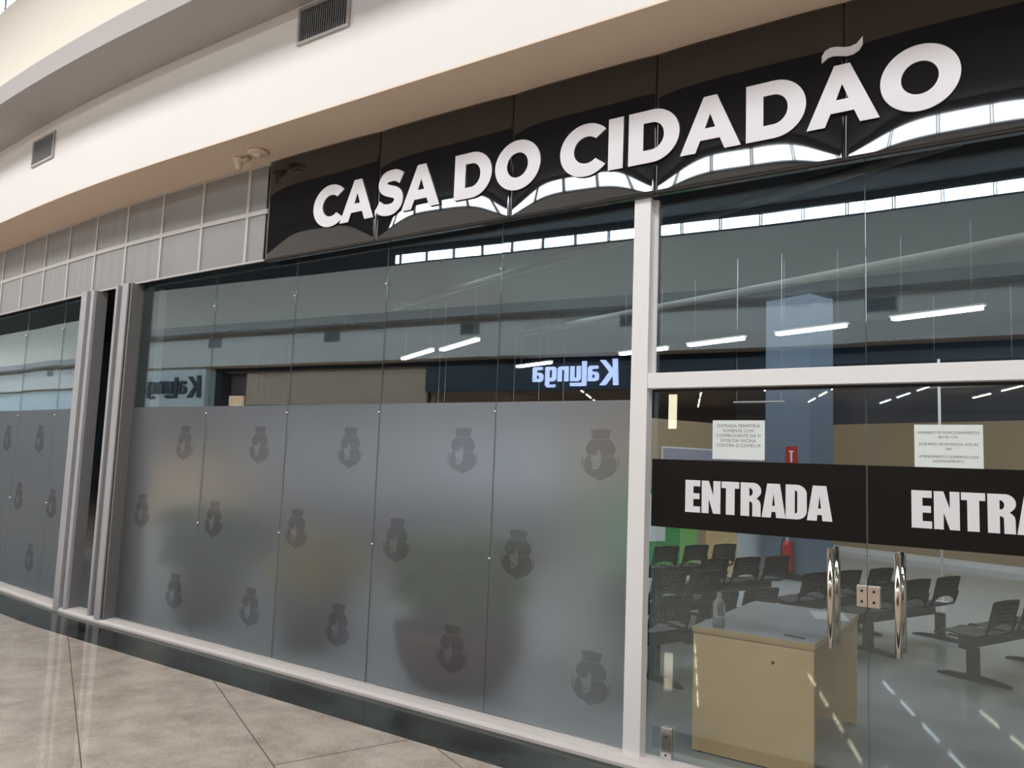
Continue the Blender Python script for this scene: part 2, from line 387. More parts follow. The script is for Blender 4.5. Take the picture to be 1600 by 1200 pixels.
clerestory('window_1', -13.6, 8, lambda x: Yf(x) + 0.12, 6.55, 6.79, 0.80, 'bright clerestory band across the walkway, mirrored in the glass', 1, 0.18)
clerestory('window_2', -60, 2.6, lambda x: Yb(x) - 0.72, 6.50, 6.86, 0.80, 'bright clerestory band above the near upper wall', -1, 0.0, 'clerestory_near')
b_ = bmesh.new(); sweep(b_, [(0.10, 6.52), (0.10, 6.92), (-0.15, 6.92), (-0.15, 6.52)], [-13.6, -15, -18, -21, -24], Yf)
struct(obj('wall_far_top', b_, MT['dark_roof']))
b_ = bmesh.new(); sweep(b_, [(0.10, 6.52), (0.10, 6.92), (-0.15, 6.92), (-0.15, 6.52)], [-24, -28, -34, -45, -60, -80], Yf)
struct(obj('wall_far_end', b_, MT['cream_wall']))
b_ = bmesh.new(); sweep(b_, [(0.13, 6.79), (0.13, 6.92), (-0.15, 6.92), (-0.15, 6.79)], [8, 0, -4, -13.6], Yf)
struct(obj('wall_far_lintel', b_, MT['dark_roof']))
# roof in two strips beside the slot for the added fill light, dark sheet
b_ = bmesh.new()
box(b_, -80, 8, -24, -4.95, 6.92, 7.0); box(b_, -80, 8, -3.05, 17, 7.02, 7.1)
box(b_, 7.0, 8, -4.95, -3.05, 6.92, 7.0); box(b_, -80, -58, -4.95, -3.05, 6.92, 7.0)
struct(obj('ceiling', b_, MT['dark_roof']), 'dark roof sheet with a long slot for the added fill light', 'ceiling')
struct(obj('wall_right', bx(8, 8.2, -24, 17, 0, 7.1), MT['cream']))
struct(obj('wall_left', bx(-80.2, -80, -24, 17, 0, 7.1), MT['cream']))
struct(obj('wall_shop_back', bx(-80, 8, -24.2, -24, 0, 7.1), MT['shop_wood']))
struct(obj('wall_inner_far', bx(-80, 8, 17, 17.2, 0, 7.1), MT['dark_wall']))

# ------------------------------------------------------------------ vents
def vent(x, z, yf, label, group, w_=0.55, h=0.29, flip=False):
    y = yf(x); s = -1 if not flip else 1
    t = thing('air_vent', label, 'vent', (x, y, z), math.atan(-(yf(x - 0.3) - yf(x)) / 0.3), group)
    t.rotation_euler[2] = math.atan2(yf(x + 0.3) - yf(x - 0.3), 0.6)
    fb = bmesh.new()
    f = 0.022
    for a in ((-w_/2, w_/2, -h/2, -h/2 + f), (-w_/2, w_/2, h/2 - f, h/2), (-w_/2, -w_/2 + f, -h/2 + f, h/2 - f), (w_/2 - f, w_/2, -h/2 + f, h/2 - f)):
        box(fb, a[0], a[1], min(s*0.0, s*0.018), max(0.0, s*0.018), a[2], a[3])
    obj('vent_frame', fb, MT['vent'], t)
    obj('vent_backing', bx(-w_/2 + f, w_/2 - f, min(0, s*0.004), max(0, s*0.004), -h/2 + f, h/2 - f), MT['vent_dark'], t)
    sb = bmesh.new(); n = 22
    for i in range(n):
        xx = -w_/2 + f + (i + 0.5) * (w_ - 2 * f) / n
        R = Matrix.Translation((xx, s * 0.009, 0)) @ Matrix.Rotation(math.radians(35), 4, 'Z')
        box(sb, -0.0015, 0.0015, -0.008, 0.008, -h/2 + f, h/2 - f, mtx=R)
    obj('vent_slats', sb, MT['slat'], t)
    return t
nf = lambda x: Yb(x) - 0.54
vent(-4.31, 4.845, nf, 'larger grey air vent on the cream bulkhead, near the top edge', 'air vents on the near bulkhead')
vent(-8.66, 4.745, nf, 'small grey air vent high on the bulkhead at the left edge', 'air vents on the near bulkhead')
for x, l in ((-2.46, 'air vent mirrored in the glass above the entrance doors'), (-7.30, 'air vent mirrored beside the white post, right of the others'),
             (-11.35, 'air vent mirrored above the pair of lamps in the frosted window'), (-15.6, 'air vent mirrored between the lamps and the dark mirrored letters'),
             (-20.0, 'small air vent mirrored above the dark mirrored letters'), (-24.6, 'air vent mirrored in the far left glass'), (-29.0, 'air vent mirrored in the far left glass, second from the jamb'), (-33.5, 'air vent mirrored in the far left glass, farthest away'), (-38.0, 'tiny air vent mirrored at the far left edge')):
    vent(x, 4.80, Yf, l, 'air vents across the walkway', flip=True)

# ------------------------------------------------------------------ smoke detector and sprinkler on the soffit
t = thing('smoke_detector', 'round beige smoke detector on the soffit left of the sign', 'smoke detector', (-5.32, -0.275, 4.13))
obj('detector_body', lathe(bmesh.new(), [(0, 0), (0.075, 0), (0.085, -0.010), (0.085, -0.022), (0.070, -0.030), (0, -0.032)], 36), MT['soffit'], t, True)
obj('detector_cap', lathe(bmesh.new(), [(0, -0.032), (0.035, -0.032), (0.030, -0.042), (0, -0.044)], 24), MT['alu'], t, True)
t = thing('emergency_light', 'small cone-shaped cream lamp hanging beside the smoke detector', 'lamp', (-5.60, -0.25, 4.13))
obj('cone_body', lathe(bmesh.new(), [(0, 0), (0.052, 0), (0.052, -0.012), (0.030, -0.05), (0.022, -0.095), (0, -0.10)], 28), simple('cream_plastic', (0.75, 0.68, 0.52), 0.4), t, True)
obj('side_arm', tube(bmesh.new(), [(0.03, 0, -0.03), (0.10, 0.0, -0.03), (0.13, 0.0, -0.018)], 0.022, 12), simple('tan_plastic', (0.55, 0.46, 0.36), 0.5), t, True)

# ------------------------------------------------------------------ shop sign
SX = [-5.43, -4.15, -2.925, -1.884, -0.829, 0.30, 1.45]
sign = thing('shop_sign', 'long glossy black fascia sign reading CASA DO CIDADÃO in white letters', 'sign', (0, 0, 0))
Z0, Z1 = 3.27, 4.13
for i in range(len(SX) - 1):
    x0, x1 = SX[i] + 0.0004, SX[i + 1] - 0.0004
    bm = bmesh.new(); nu, nv = 56, 44
    grid = []
    for j in range(nv + 1):
        v = j / nv; z = Z0 + (Z1 - Z0) * v; row = []
        for k in range(nu + 1):
            u = k / nu; x = x0 + (x1 - x0) * u
            c = 1 - abs(2 * u - 1) ** 4
            # the sheet bows out between its fixings; its lower part leans back in towards the lower edge
            h = v * (Z1 - Z0)
            if h < 0.2: oc = 0.0458 * h + 0.022 * h * h
            elif h < 0.45: oc = 0.01004 + 0.0546 * (h - 0.2) - 0.1012 * (h - 0.2) ** 2
            else: oc = 0.01737 + 0.004 * (h - 0.45)
            os_ = 0.036 * h - 0.060 * h * h if h < 0.3 else 0.0054
            out = c * oc + (1 - c) * os_
            row.append(bm.verts.new((x, -0.050 - out, z)))
        grid.append(row)
    for j in range(nv):
        for k in range(nu): bm.faces.new((grid[j][k], grid[j][k + 1], grid[j + 1][k + 1], grid[j + 1][k]))
    # thickness: fold back to the rear
    rim = [grid[0][k] for k in range(nu + 1)] + [grid[j][nu] for j in range(1, nv + 1)] + [grid[nv][k] for k in range(nu - 1, -1, -1)] + [grid[j][0] for j in range(nv - 1, 0, -1)]
    back = [bm.verts.new((v.co.x, -0.012, v.co.z)) for v in rim]
    for k in range(len(rim)): bm.faces.new((rim[k], back[k], back[(k + 1) % len(rim)], rim[(k + 1) % len(rim)]))
    bm.faces.new(back)
    o = obj('sign_panel', bm, MT['black'], sign)
    for p in o.data.polygons: p.use_smooth = len(p.vertices) == 4 and abs(p.normal.y) > 0.5
# letters, drawn in cap heights
def L_I(): return [[(0, 0), (0.32, 0), (0.32, 1), (0, 1)]]
def L_A():
    return [[(0, 0), (0.30, 0), (0.39, 0.21), (0.76, 0.21), (0.85, 0), (1.15, 0), (0.70, 1), (0.45, 1)], [(0.475, 0.42), (0.675, 0.42), (0.575, 0.675)]]
def L_D():
    o_ = [(0, 0), (0.46, 0)] + arc(0.46, 0.5, 0.52, 0.5, -90, 90, 28) + [(0.46, 1), (0, 1)]
    h = [(0.29, 0.24), (0.45, 0.24)] + arc(0.45, 0.5, 0.24, 0.26, -90, 90, 20) + [(0.45, 0.76), (0.29, 0.76)]
    return [o_, h]
def L_O(): return [arc(0.56, 0.5, 0.56, 0.525, 0, 360, 56)[:-1], arc(0.56, 0.5, 0.262, 0.262, 0, 360, 40)[:-1]]
def L_C():
    out = arc(0.54, 0.5, 0.54, 0.525, 41, 319, 40); inn = arc(0.56, 0.5, 0.268, 0.268, 313, 47, 30)
    return [out + inn]
def stroke(cl, wd):
    n = len(cl); L_, R_ = [], []
    for i in range(n):
        a = Vector(cl[max(i - 1, 0)]); b = Vector(cl[min(i + 1, n - 1)]); d = (b - a).normalized()
        nn = Vector((-d.y, d.x)); ww = wd[i] if isinstance(wd, list) else wd
        p = Vector(cl[i]); L_.append(tuple(p + nn * ww / 2)); R_.append(tuple(p - nn * ww / 2))
    return L_ + R_[::-1]
def spline(ctrl, n=10):
    out = []
    P = [ctrl[0]] + ctrl + [ctrl[-1]]
    for i in range(1, len(P) - 2):
        p0, p1, p2, p3 = [Vector(q) for q in P[i - 1:i + 3]]
        for k in range(n):
            t_ = k / n
            out.append(tuple(0.5 * ((2 * p1) + (p2 - p0) * t_ + (2 * p0 - 5 * p1 + 4 * p2 - p3) * t_ ** 2 + (3 * p1 - p0 - 3 * p2 + p3) * t_ ** 3)))
    out.append(ctrl[-1]); return out
def L_S():
    c = [(0.80, 0.80), (0.63, 0.885), (0.46, 0.90), (0.28, 0.86), (0.20, 0.72), (0.29, 0.60), (0.46, 0.535), (0.62, 0.48), (0.72, 0.38), (0.71, 0.23), (0.58, 0.125), (0.42, 0.10), (0.22, 0.13), (0.055, 0.23)]
    return [stroke(spline(c, 6), 0.27)]
def L_tilde():
    c = [(0.0, 0.03), (0.04, 0.13), (0.16, 0.19), (0.30, 0.165), (0.44, 0.13), (0.56, 0.16), (0.62, 0.26)]
    return [[(0, 0.0), (0.0, 0.12), (0.05, 0.20), (0.13, 0.235), (0.22, 0.23), (0.34, 0.19), (0.43, 0.175), (0.53, 0.20), (0.62, 0.30),
             (0.62, 0.17), (0.57, 0.08), (0.48, 0.035), (0.38, 0.03), (0.26, 0.065), (0.17, 0.085), (0.09, 0.07)]]
CAP = 0.326; ZB = 3.456
LETTERS = [('C', L_C, -4.833, 0.339), ('A', L_A, -4.525, 0.362), ('S', L_S, -4.150, 0.277), ('A', L_A, -3.882, 0.362), ('D', L_D, -3.392, 0.320), ('O', L_O, -3.043, 0.361),
           ('C', L_C, -2.533, 0.326), ('I', L_I, -2.188, 0.100), ('D', L_D, -2.052, 0.326), ('A', L_A, -1.721, 0.357), ('D', L_D, -1.336, 0.321), ('A', L_A, -1.013, 0.357), ('O', L_O, -0.653, 0.358)]
for ch, fn, x, wd in LETTERS:
    lp = fn(); mx_ = max(p[0] for l in lp for p in l); mn = min(p[0] for l in lp for p in l)
    lp = [[((px - mn) / (mx_ - mn) * wd, py * CAP) for px, py in l] for l in lp]
    place_mesh('letter', flat(lp, 0.006), MT['white'], sign, on_wall(x, -0.0725, ZB))
place_mesh('tilde', flat([[(a * 0.326, b * 0.326) for a, b in L_tilde()[0]]], 0.006), MT['white'], sign, on_wall(-0.935, -0.0725, ZB + CAP + 0.03))
obj('bottom_trim', bx(-5.43, 1.45, -0.049, -0.012, 3.262, 3.269), MT['black'], sign)

# ------------------------------------------------------------------ perforated fascia on the left
gr = thing('perforated_fascia', 'grey perforated metal fascia in a pale grid, left of the black sign', 'fascia')
xs_j = [-5.45, -5.70, -6.36, -7.02, -7.68, -8.34, -9.00, -9.66, -10.32, -10.98, -11.64, -12.3, -12.96]
fb = bmesh.new()
xs_s = [-5.435] + [x for x in XB if -12.9 < x < -5.5] + [-12.96]
for za, zb in ((3.27, 3.285), (3.685, 3.725), (4.108, 4.128)):
    sweep(fb, [(-0.055, za), (-0.035, za), (-0.035, zb), (-0.055, zb)], xs_s, Yb)
for x in xs_j[1:]:
    y = Yb(x); box(fb, x - 0.016, x + 0.016, y - 0.056, y - 0.034, 3.285, 4.108)
obj('grid_frame', fb, MT['vent'] if False else simple('pale_grey_frame', (0.50, 0.48, 0.47), 0.45), gr)
for a, b in zip(xs_j[:-1], xs_j[1:]):
    for za, zb in ((3.285, 3.685), (3.725, 4.108)):
        pb = bmesh.new(); sweep(pb, [(-0.045, za), (-0.038, za), (-0.038, zb), (-0.045, zb)], [a - 0.016, b + 0.016], Yb)
        obj('perforated_panel', pb, MT['grille'], gr)

# ------------------------------------------------------------------ crest print
def crest_loops():
    crown = [(-0.056, 0.280), (-0.070, 0.338), (-0.060, 0.350), (-0.048, 0.340), (-0.040, 0.352), (-0.026, 0.352), (-0.020, 0.341), (-0.010, 0.354), (0.010, 0.354), (0.020, 0.341),
             (0.026, 0.352), (0.040, 0.352), (0.048, 0.340), (0.060, 0.350), (0.070, 0.338), (0.056, 0.280)]
    body = [(-0.066, 0.276), (0.066, 0.276), (0.088, 0.250), (0.104, 0.212), (0.098, 0.186), (0.084, 0.166), (0.006, 0.160), (0.004, 0.172), (-0.006, 0.205), (-0.020, 0.205), (-0.026, 0.166),
            (-0.084, 0.166), (-0.100, 0.190), (-0.104, 0.212), (-0.088, 0.250)]
    sh = [(0.004, 0.157), (0.084, 0.163), (0.104, 0.140), (0.116, 0.100), (0.108, 0.058), (0.080, 0.026), (0.036, 0.008), (0.0, -0.014), (-0.036, 0.008), (-0.082, 0.026), (-0.108, 0.058), (-0.116, 0.100),
          (-0.104, 0.140), (-0.090, 0.163), (-0.066, 0.158), (-0.062, 0.120), (-0.048, 0.112), (-0.058, 0.080), (-0.040, 0.062), (-0.012, 0.072), (0.002, 0.100)]
    scroll = [(-0.112, 0.055), (-0.128, 0.10), (-0.126, 0.150), (-0.118, 0.150), (-0.120, 0.10)]
    scroll2 = [(-x_, y_) for x_, y_ in scroll][::-1]
    stamp = [(-0.046, 0.092), (-0.018, 0.096), (-0.018, 0.086), (-0.046, 0.082)]
    return [[crown], [body], [sh], [scroll], [scroll2], [stamp]]
CREST = None
def crest(x, z, parent, y, rz=0.0):
    global CREST
    if CREST is None:
        bm = bmesh.new()
        for i, lp in enumerate(crest_loops()):
            me = flat([[(a * 1.0, b * 0.86) for a, b in l] for l in lp], 0.0006)
            bm.from_mesh(me)
        me = bpy.data.meshes.new('crest_decal'); bm.to_mesh(me); bm.free()
        me.transform(Matrix.Rotation(PI / 2, 4, 'X')); me.materials.append(MT['crest']); CREST = me
    o = bpy.data.objects.new('crest_decal', CREST); COL.objects.link(o); o.location = (x, y, z - 0.155); o.rotation_euler = (0, 0, rz)
    o.parent = parent
    return o

# ------------------------------------------------------------------ frosted shop window (one pane each)
GJ = [-2.03, -3.04, -4.095, -5.12, -6.20, -7.385]
FILM_TOP = 2.052
def stud(x, z, parent, y):
    bm = bmesh.new(); lathe(bm, [(0, 0.016), (0.006, 0.014), (0.0105, 0.006), (0.011, 0.0), (0, 0)], 16)
    bmesh.ops.transform(bm, matrix=Matrix.Translation((x, y, z)) @ Matrix.Rotation(PI / 2, 4, 'X'), verts=bm.verts)
    return obj('stud', bm, MT['chrome'], parent, True)
names = ['pane of the frosted window beside the white post', 'second frosted pane from the white post, in front of the big bowl planter', 'middle frosted pane of the shop window, left of the bowl planter',
         'fourth frosted pane from the white post', 'leftmost frosted pane, beside the grey jamb']
crest_cols = {0: [(-2.245, 1.73), (-2.82, 1.08), (-2.27, 0.41)], 1: [(-3.30, 1.73), (-3.86, 1.08), (-3.32, 0.41)], 2: [(-4.38, 1.73), (-4.92, 1.08), (-4.40, 0.41)],
              3: [(-5.44, 1.73), (-5.98, 1.08), (-5.42, 0.41)], 4: [(-6.49, 1.73), (-7.08, 1.08), (-6.47, 0.41)]}
for i in range(5):
    x1, x0 = GJ[i] - 0.002, GJ[i + 1] + 0.002
    w_ = thing('window_%d' % (i + 3), 'tall glass ' + names[i], 'window'); struct(w_)
    obj('glass_pane', bx(x0, x1, 0.040, 0.050, FILM_TOP, 3.9), MT['glass'], w_)
    obj('lower_pane', bx(x0, x1, 0.040, 0.050, 0.046, FILM_TOP), MT['glass_filmed'], w_)
    film = obj('frosted_film', bx(x0, x1, 0.0355, 0.0395, 0.05, FILM_TOP), MT['film'], w_)
    film['label'] = 'pale frosted film covering the lower two thirds'
    for cx, cz in crest_cols[i]: crest(cx, cz, film, 0.0348)
    if i < 4:
        obj('glass_edge', bx(x0 - 0.003, x0 - 0.001, 0.0397, 0.0503, 0.046, 3.9), MT['glass_edge'], w_)
        for z in (2.96, 1.99, 1.024): stud(GJ[i + 1], z, w_, 0.0395)
# far left panes
t = math.atan(-0.085)
for i, (xa, xb) in enumerate(((-8.35, -9.10), (-9.10, -10.15), (-10.15, -11.2), (-11.2, -12.25), (-12.25, -13.3))):
    w_ = thing('window_%d' % (i + 8), ['tall glass pane beside the pale left jamb post', 'tall glass pane with a frosted crest, at the left edge', 'tall glass pane beyond the left edge of the view', 'far glass pane beyond the left edge', 'last glass pane beyond the left edge'][i], 'window'); struct(w_)
    g = bmesh.new(); sweep(g, [(0.040, FILM_TOP), (0.050, FILM_TOP), (0.050, 3.9), (0.040, 3.9)], [xa - 0.002, xb + 0.002], Yn); obj('glass_pane', g, MT['glass_left'], w_)
    g = bmesh.new(); sweep(g, [(0.040, 0.046), (0.050, 0.046), (0.050, FILM_TOP), (0.040, FILM_TOP)], [xa - 0.002, xb + 0.002], Yn); obj('lower_pane', g, MT['glass_filmed'], w_)
    g = bmesh.new(); sweep(g, [(0.0355, 0.05), (0.0395, 0.05), (0.0395, FILM_TOP), (0.0355, FILM_TOP)], [xa - 0.002, xb + 0.002], Yn); film = obj('frosted_film', g, MT['film'], w_)
    g = bmesh.new(); sweep(g, [(0.0395, 0.046), (0.0505, 0.046), (0.0505, 3.9), (0.0395, 3.9)], [xb + 0.001, xb - 0.001], Yn); obj('glass_edge', g, MT['glass_edge'], w_)
    if i == 0: cr_ = [(-8.96, 1.03)]
    elif i == 1: cr_ = [(-9.45, 1.73), (-9.90, 1.06), (-9.42, 0.41)]
    elif i == 2: cr_ = [(-10.42, 1.73), (-10.9, 1.06), (-10.4, 0.41)]
    else: cr_ = []
    for cx, cz in cr_: crest(cx, cz, film, Yn(cx) + 0.0343, -math.atan(0.085))
    for z in (2.96, 1.99, 1.024): stud(xb, z, w_, Yn(xb) + 0.039)

# ------------------------------------------------------------------ jambs on the left
def jamb(name, label, boxes):
    tt = thing(name, label, 'shutter guide')
    for nm, b, mm in boxes: obj(nm, bx(*b), MT[mm], tt)
    return tt
jamb('shutter_guide', 'pale grey upright shutter guide beside the frosted window, with a black slot', [
    ('front_post', (-7.53, -7.435, -0.09, -0.03, 0.0, 3.27), 'jamb_light'), ('gasket', (-7.435, -7.412, -0.075, -0.02, 0.0, 3.27), 'gasket'),
    ('side_panel', (-7.412, -7.388, -0.075, 0.30, 0.0, 3.27), 'jamb'), ('inner_return', (-7.386, -7.20, 0.056, 0.10, 0.05, 3.26), 'charcoal'), ('rear_channel', (-7.65, -7.53, -0.05, 0.06, 0.0, 3.27), 'jamb'), ('channel_lip', (-7.69, -7.65, -0.07, 0.0, 0.0, 3.27), 'jamb_light')])
jamb('shutter_guide', 'pale grey upright shutter guide beyond the dark gap, beside the far left glass', [
    ('front_post', (-8.35, -8.24, -0.07, 0.09, 0.0, 3.27), 'jamb_light'), ('groove', (-8.24, -8.18, -0.03, 0.09, 0.0, 3.27), 'jamb'),
    ('channel_lip', (-8.18, -8.12, -0.06, -0.03, 0.0, 3.27), 'jamb_light'), ('side_panel', (-8.16, -8.122, -0.03, 0.085, 0.0, 3.27), 'jamb')])

# ------------------------------------------------------------------ white post, rail, glazing beads
post = thing('frame_post', 'tall white aluminium post between the frosted window and the doors', 'post')
obj('post_face', bevel(bx(-2.028, -1.9225, -0.020, 0.058, 0.0, 3.262), 0.002), MT['alu'], post)
obj('glazing_bead', bx(-1.9222, -1.900, 0.045, 0.058, 2.205, 3.262), MT['alu'], post)
rail = thing('frame_rail', 'white aluminium rail across the top of the glass doors', 'rail')
obj('rail_face', bevel(bx(-1.9205, 2.498, -0.020, 0.058, 2.113, 2.203), 0.003), MT['alu'], rail)
obj('rail_gasket', bx(-1.9, 2.5, 0.045, 0.075, 2.098, 2.113), MT['gasket'], rail)
obj('frame_post', bevel(bx(2.5, 2.6, -0.02, 0.058, 0, 3.26), 0.003), MT['alu'])
tag(bpy.data.objects['frame_post.001'], 'white aluminium post closing the shopfront beyond the right edge', 'post')

# transom panes
DX = -0.752
for i, (a, b) in enumerate(((-1.918, DX), (DX, 0.41), (0.41, 1.5), (1.5, 2.5))):
    w_ = thing('window_%d' % (i + 13), ['clear glass pane above the left door, beside the white post', 'clear glass pane above the right door', 'clear glass pane above the doors beyond the right edge', 'last clear glass pane on the right'][i], 'window'); struct(w_)
    obj('glass_pane', bx(a + 0.002, b - 0.002, 0.060, 0.070, 2.203, 3.9), MT['glass'], w_)
    obj('glass_edge', bx(b - 0.001, b + 0.001, 0.0597, 0.0703, 2.203, 3.9), MT['glass_edge'], w_)

# ------------------------------------------------------------------ doors
def F(ls, s=1.0): return [[(x * s, y) for x, y in l] for l in ls]
def G_E(): return [[(0, 0), (0.46, 0), (0.46, 0.19), (0.25, 0.19), (0.25, 0.415), (0.44, 0.415), (0.44, 0.595), (0.25, 0.595), (0.25, 0.81), (0.46, 0.81), (0.46, 1), (0, 1)]]
def G_N(): return [[(0, 0), (0.22, 0), (0.22, 0.44), (0.36, 0), (0.58, 0), (0.58, 1), (0.36, 1), (0.36, 0.55), (0.22, 1), (0, 1)]]
def G_T(): return [[(0.125, 0), (0.375, 0), (0.375, 0.80), (0.50, 0.80), (0.50, 1), (0, 1), (0, 0.80), (0.125, 0.80)]]
def G_R():
    return [[(0, 0), (0.25, 0), (0.25, 0.44), (0.30, 0.43), (0.335, 0.38), (0.335, 0.0), (0.57, 0.0), (0.57, 0.34), (0.555, 0.43), (0.50, 0.505), (0.45, 0.53)] + arc(0.36, 0.765, 0.225, 0.235, -52, 90, 12) + [(0.30, 1), (0, 1)],
            [(0.25, 0.61), (0.30, 0.61)] + arc(0.29, 0.72, 0.055, 0.10, -70, 80, 8) + [(0.29, 0.84), (0.25, 0.84)]]
def G_A(): return [[(0, 0), (0.25, 0), (0.268, 0.17), (0.372, 0.17), (0.39, 0), (0.64, 0), (0.49, 1), (0.15, 1)], [(0.283, 0.35), (0.357, 0.35), (0.320, 0.72)]]
def G_D():
    return [[(0, 0), (0.30, 0)] + arc(0.30, 0.26, 0.27, 0.26, -90, 0, 10) + arc(0.30, 0.74, 0.27, 0.26, 0, 90, 10) + [(0.30, 1), (0, 1)],
            [(0.25, 0.17), (0.28, 0.17), (0.315, 0.21), (0.315, 0.79), (0.28, 0.83), (0.25, 0.83)]]
EN = [(G_E, 0.0, 0.088), (G_N, 0.098, 0.108), (G_T, 0.214, 0.098), (G_R, 0.322, 0.112), (G_A, 0.438, 0.126), (G_D, 0.566, 0.108), (G_A, 0.676, 0.126)]
def word(x, parent):
    for fn, dx, wd in EN:
        lp = fn(); m_ = max(p[0] for l in lp for p in l)
        place_mesh('letter', flat([[(a / m_ * wd, b * 0.180) for a, b in l] for l in lp], 0.0008), MT['white_vinyl'], parent, on_wall(x + dx * 0.985, 0.0563, 1.413))
def notice(x0, x1, z0, z1, lines, parent_label, size, tops):
    t_ = thing('paper_notice', parent_label, 'notice', ((x0 + x1) / 2, 0.0, 0), 0)
    w2 = (x1 - x0) / 2
    obj('paper_sheet', bx(-w2, w2, 0.0575, 0.0590, z0, z1), MT['paper'], t_)
    for ln, zt in zip(lines, tops):
        place_mesh('text_line', text_mesh(ln, size, 0.0004), MT['ink'], t_, on_wall(0, 0.0572, zt))
    return t_
def handle(x, parent_):
    h = thing('handle_parent', '', 'x')
    bpy.data.objects.remove(h)
    bm = bmesh.new(); tube(bm, [(x, -0.010, 0.800), (x, -0.010, 1.285)], 0.0165, 20)
    hb = obj('door_handle', bm, MT['steel'], parent_, True)
    bm = bmesh.new(); tube(bm, [(x, 0.138, 0.800), (x, 0.138, 1.285)], 0.0165, 20)
    obj('inner_bar', bm, MT['steel'], hb, True)
    for z in (0.91, 1.175):
        bm = bmesh.new(); tube(bm, [(x, -0.010, z), (x, 0.138, z)], 0.008, 12)
        obj('standoff', bm, MT['chrome'], hb, True)
    for p in hb.data.polygons: p.use_smooth = len(p.vertices) == 4
def patch(x0, x1, z0, z1, parent, nm='patch_fitting', y=0.046):
    b1 = bmesh.new(); box(b1, x0, x1, y, 0.0598, z0, z1); bevel(b1, 0.004, 2)
    o_ = obj(nm, b1, MT['brushed'] if nm != 'patch_fitting' else MT['chrome'], parent)
    b2 = bmesh.new(); box(b2, x0, x1, 0.0702, 0.084, z0, z1); bevel(b2, 0.004, 2)
    obj('rear_plate', b2, MT['chrome'], o_)
    for zz in (z0 + (z1 - z0) * 0.25, z0 + (z1 - z0) * 0.75):
        c = bmesh.new(); lathe(c, [(0, 0.002), (0.006, 0.002), (0.007, 0), (0, 0)], 12)
        bmesh.ops.transform(c, matrix=Matrix.Translation(((x0 + x1) / 2, y, zz)) @ Matrix.Rotation(PI / 2, 4, 'X'), verts=c.verts)
        obj('screw', c, MT['steel_dark'], o_)
def door(n, a, b, label, word_x, hx, side):
    d = thing('door_%d' % n, label, 'door'); struct(d)
    obj('glass_leaf', bx(a + 0.003, b - 0.003, 0.060, 0.070, 0.012, 2.100), MT['glass'], d)
    e_ = obj('glass_edge', bx(b - 0.0035, b - 0.001, 0.0595, 0.0705, 0.012, 2.100), MT['glass_edge'], d)
    band = obj('black_band', bx(a + 0.003, b - 0.004, 0.0567, 0.0595, 1.318, 1.706), MT['black_vinyl'], d)
    if word_x is not None: word(word_x, band)
    if hx is not None: handle(hx, d)
    patch(a + 0.09, a + 0.155, 0.02, 0.215, d) if side < 0 else patch(b - 0.155, b - 0.09, 0.02, 0.215, d)
    if side < 0: lx0, lx1 = b - 0.050, b - 0.0015
    else: lx0, lx1 = a + 0.0015, a + 0.058
    patch(lx0, lx1, 1.008, 1.112, d, 'lock_plate')
    return d
door(1, -1.918, DX, 'left clear glass entrance door with black ENTRADA band', -1.708, -0.912, -1)
door(2, DX, 0.41, 'right clear glass entrance door with black ENTRADA band', -0.552, -0.606, 1)
door(3, 0.41, 1.5, 'clear glass door beyond the right edge of the view', 0.60, None, -1)
door(4, 1.5, 2.5, 'last clear glass door on the right', None, None, 1)
notice(-1.553, -1.262, 1.716, 1.932, ['ENTRADA PERMITIDA', 'SOMENTE COM', 'COMPROVANTE DA 3ª', 'DOSE DA VACINA', 'CONTRA O COVID-19'], 'white paper notice about vaccination taped to the left glass door', 0.0245, [1.893, 1.866, 1.839, 1.812, 1.785])
notice(-0.536, -0.246, 1.695, 1.912, ['HORÁRIO DE FUNCIONAMENTO', '8H ÀS 17H', 'HORÁRIO DE ENTRADA ATÉ ÀS', '16H', 'ATENDIMENTO SOMENTE COM', 'AGENDAMENTO'], 'white paper notice with opening hours taped to the right glass door', 0.0175, [1.868, 1.846, 1.812, 1.790, 1.752, 1.731])
box_ = bmesh.new(); box(box_, -1.93, 2.5, -0.02, 0.10, 0.0, 0.008)
struct(obj('trim_7', box_, MT['chrome']), 'metal threshold under the glass doors', 'threshold')

# ------------------------------------------------------------------ interior shell
struct(obj('floor_inner', bx(-13, 8, 0.11, 16.9, 0.0, 0.004), MT['inner_floor']), 'pale glossy floor inside the office', 'floor')
struct(obj('ceiling_inner', bx(-13, 8, 0.21, 16.9, 4.6, 4.7), MT['inner_ceiling']), 'black ceiling inside the office', 'ceiling')
b_ = bmesh.new(); sweep(b_, [(0.10, 3.95), (0.20, 3.95), (0.20, 7.1), (0.10, 7.1)], XB, Yb); struct(obj('wall_over', b_, MT['dark_wall']))
# frame of the office plan: it is turned 23 degrees from the shopfront
UA = Vector((0.385, 0.923)); UB = Vector((-0.921, 0.390)); RZ = math.atan2(0.923, 0.385)   # local x along UA, local y along UB
def uv(u, v, z=0.0): p = UA * u + UB * v; return (p.x, p.y, z)
def ubox(u0, u1, v0, v1, z0, z1):
    return bx(u0, u1, v0, v1, z0, z1, mtx=Matrix.Rotation(RZ, 4, 'Z'))
struct(obj('wall_office_back', ubox(11.8, 12.0, -6, 12, 0, 2.78), MT['beige_wall']), 'beige rear wall of the office', 'wall')
struct(obj('wall_office_back_upper', ubox(11.8, 12.0, -6, 12, 2.78, 4.58), MT['navy']), 'dark upper part of the rear office wall', 'wall')
struct(obj('baseboard_back', ubox(11.76, 11.8, -6, 12, 0, 0.12), MT['alu']), 'white skirting along the rear office wall', 'baseboard')
struct(obj('wall_office_side', ubox(4.6, 11.7, 9.4, 9.5, 0, 2.60), MT['beige_wall']), 'beige side wall of the office', 'wall')
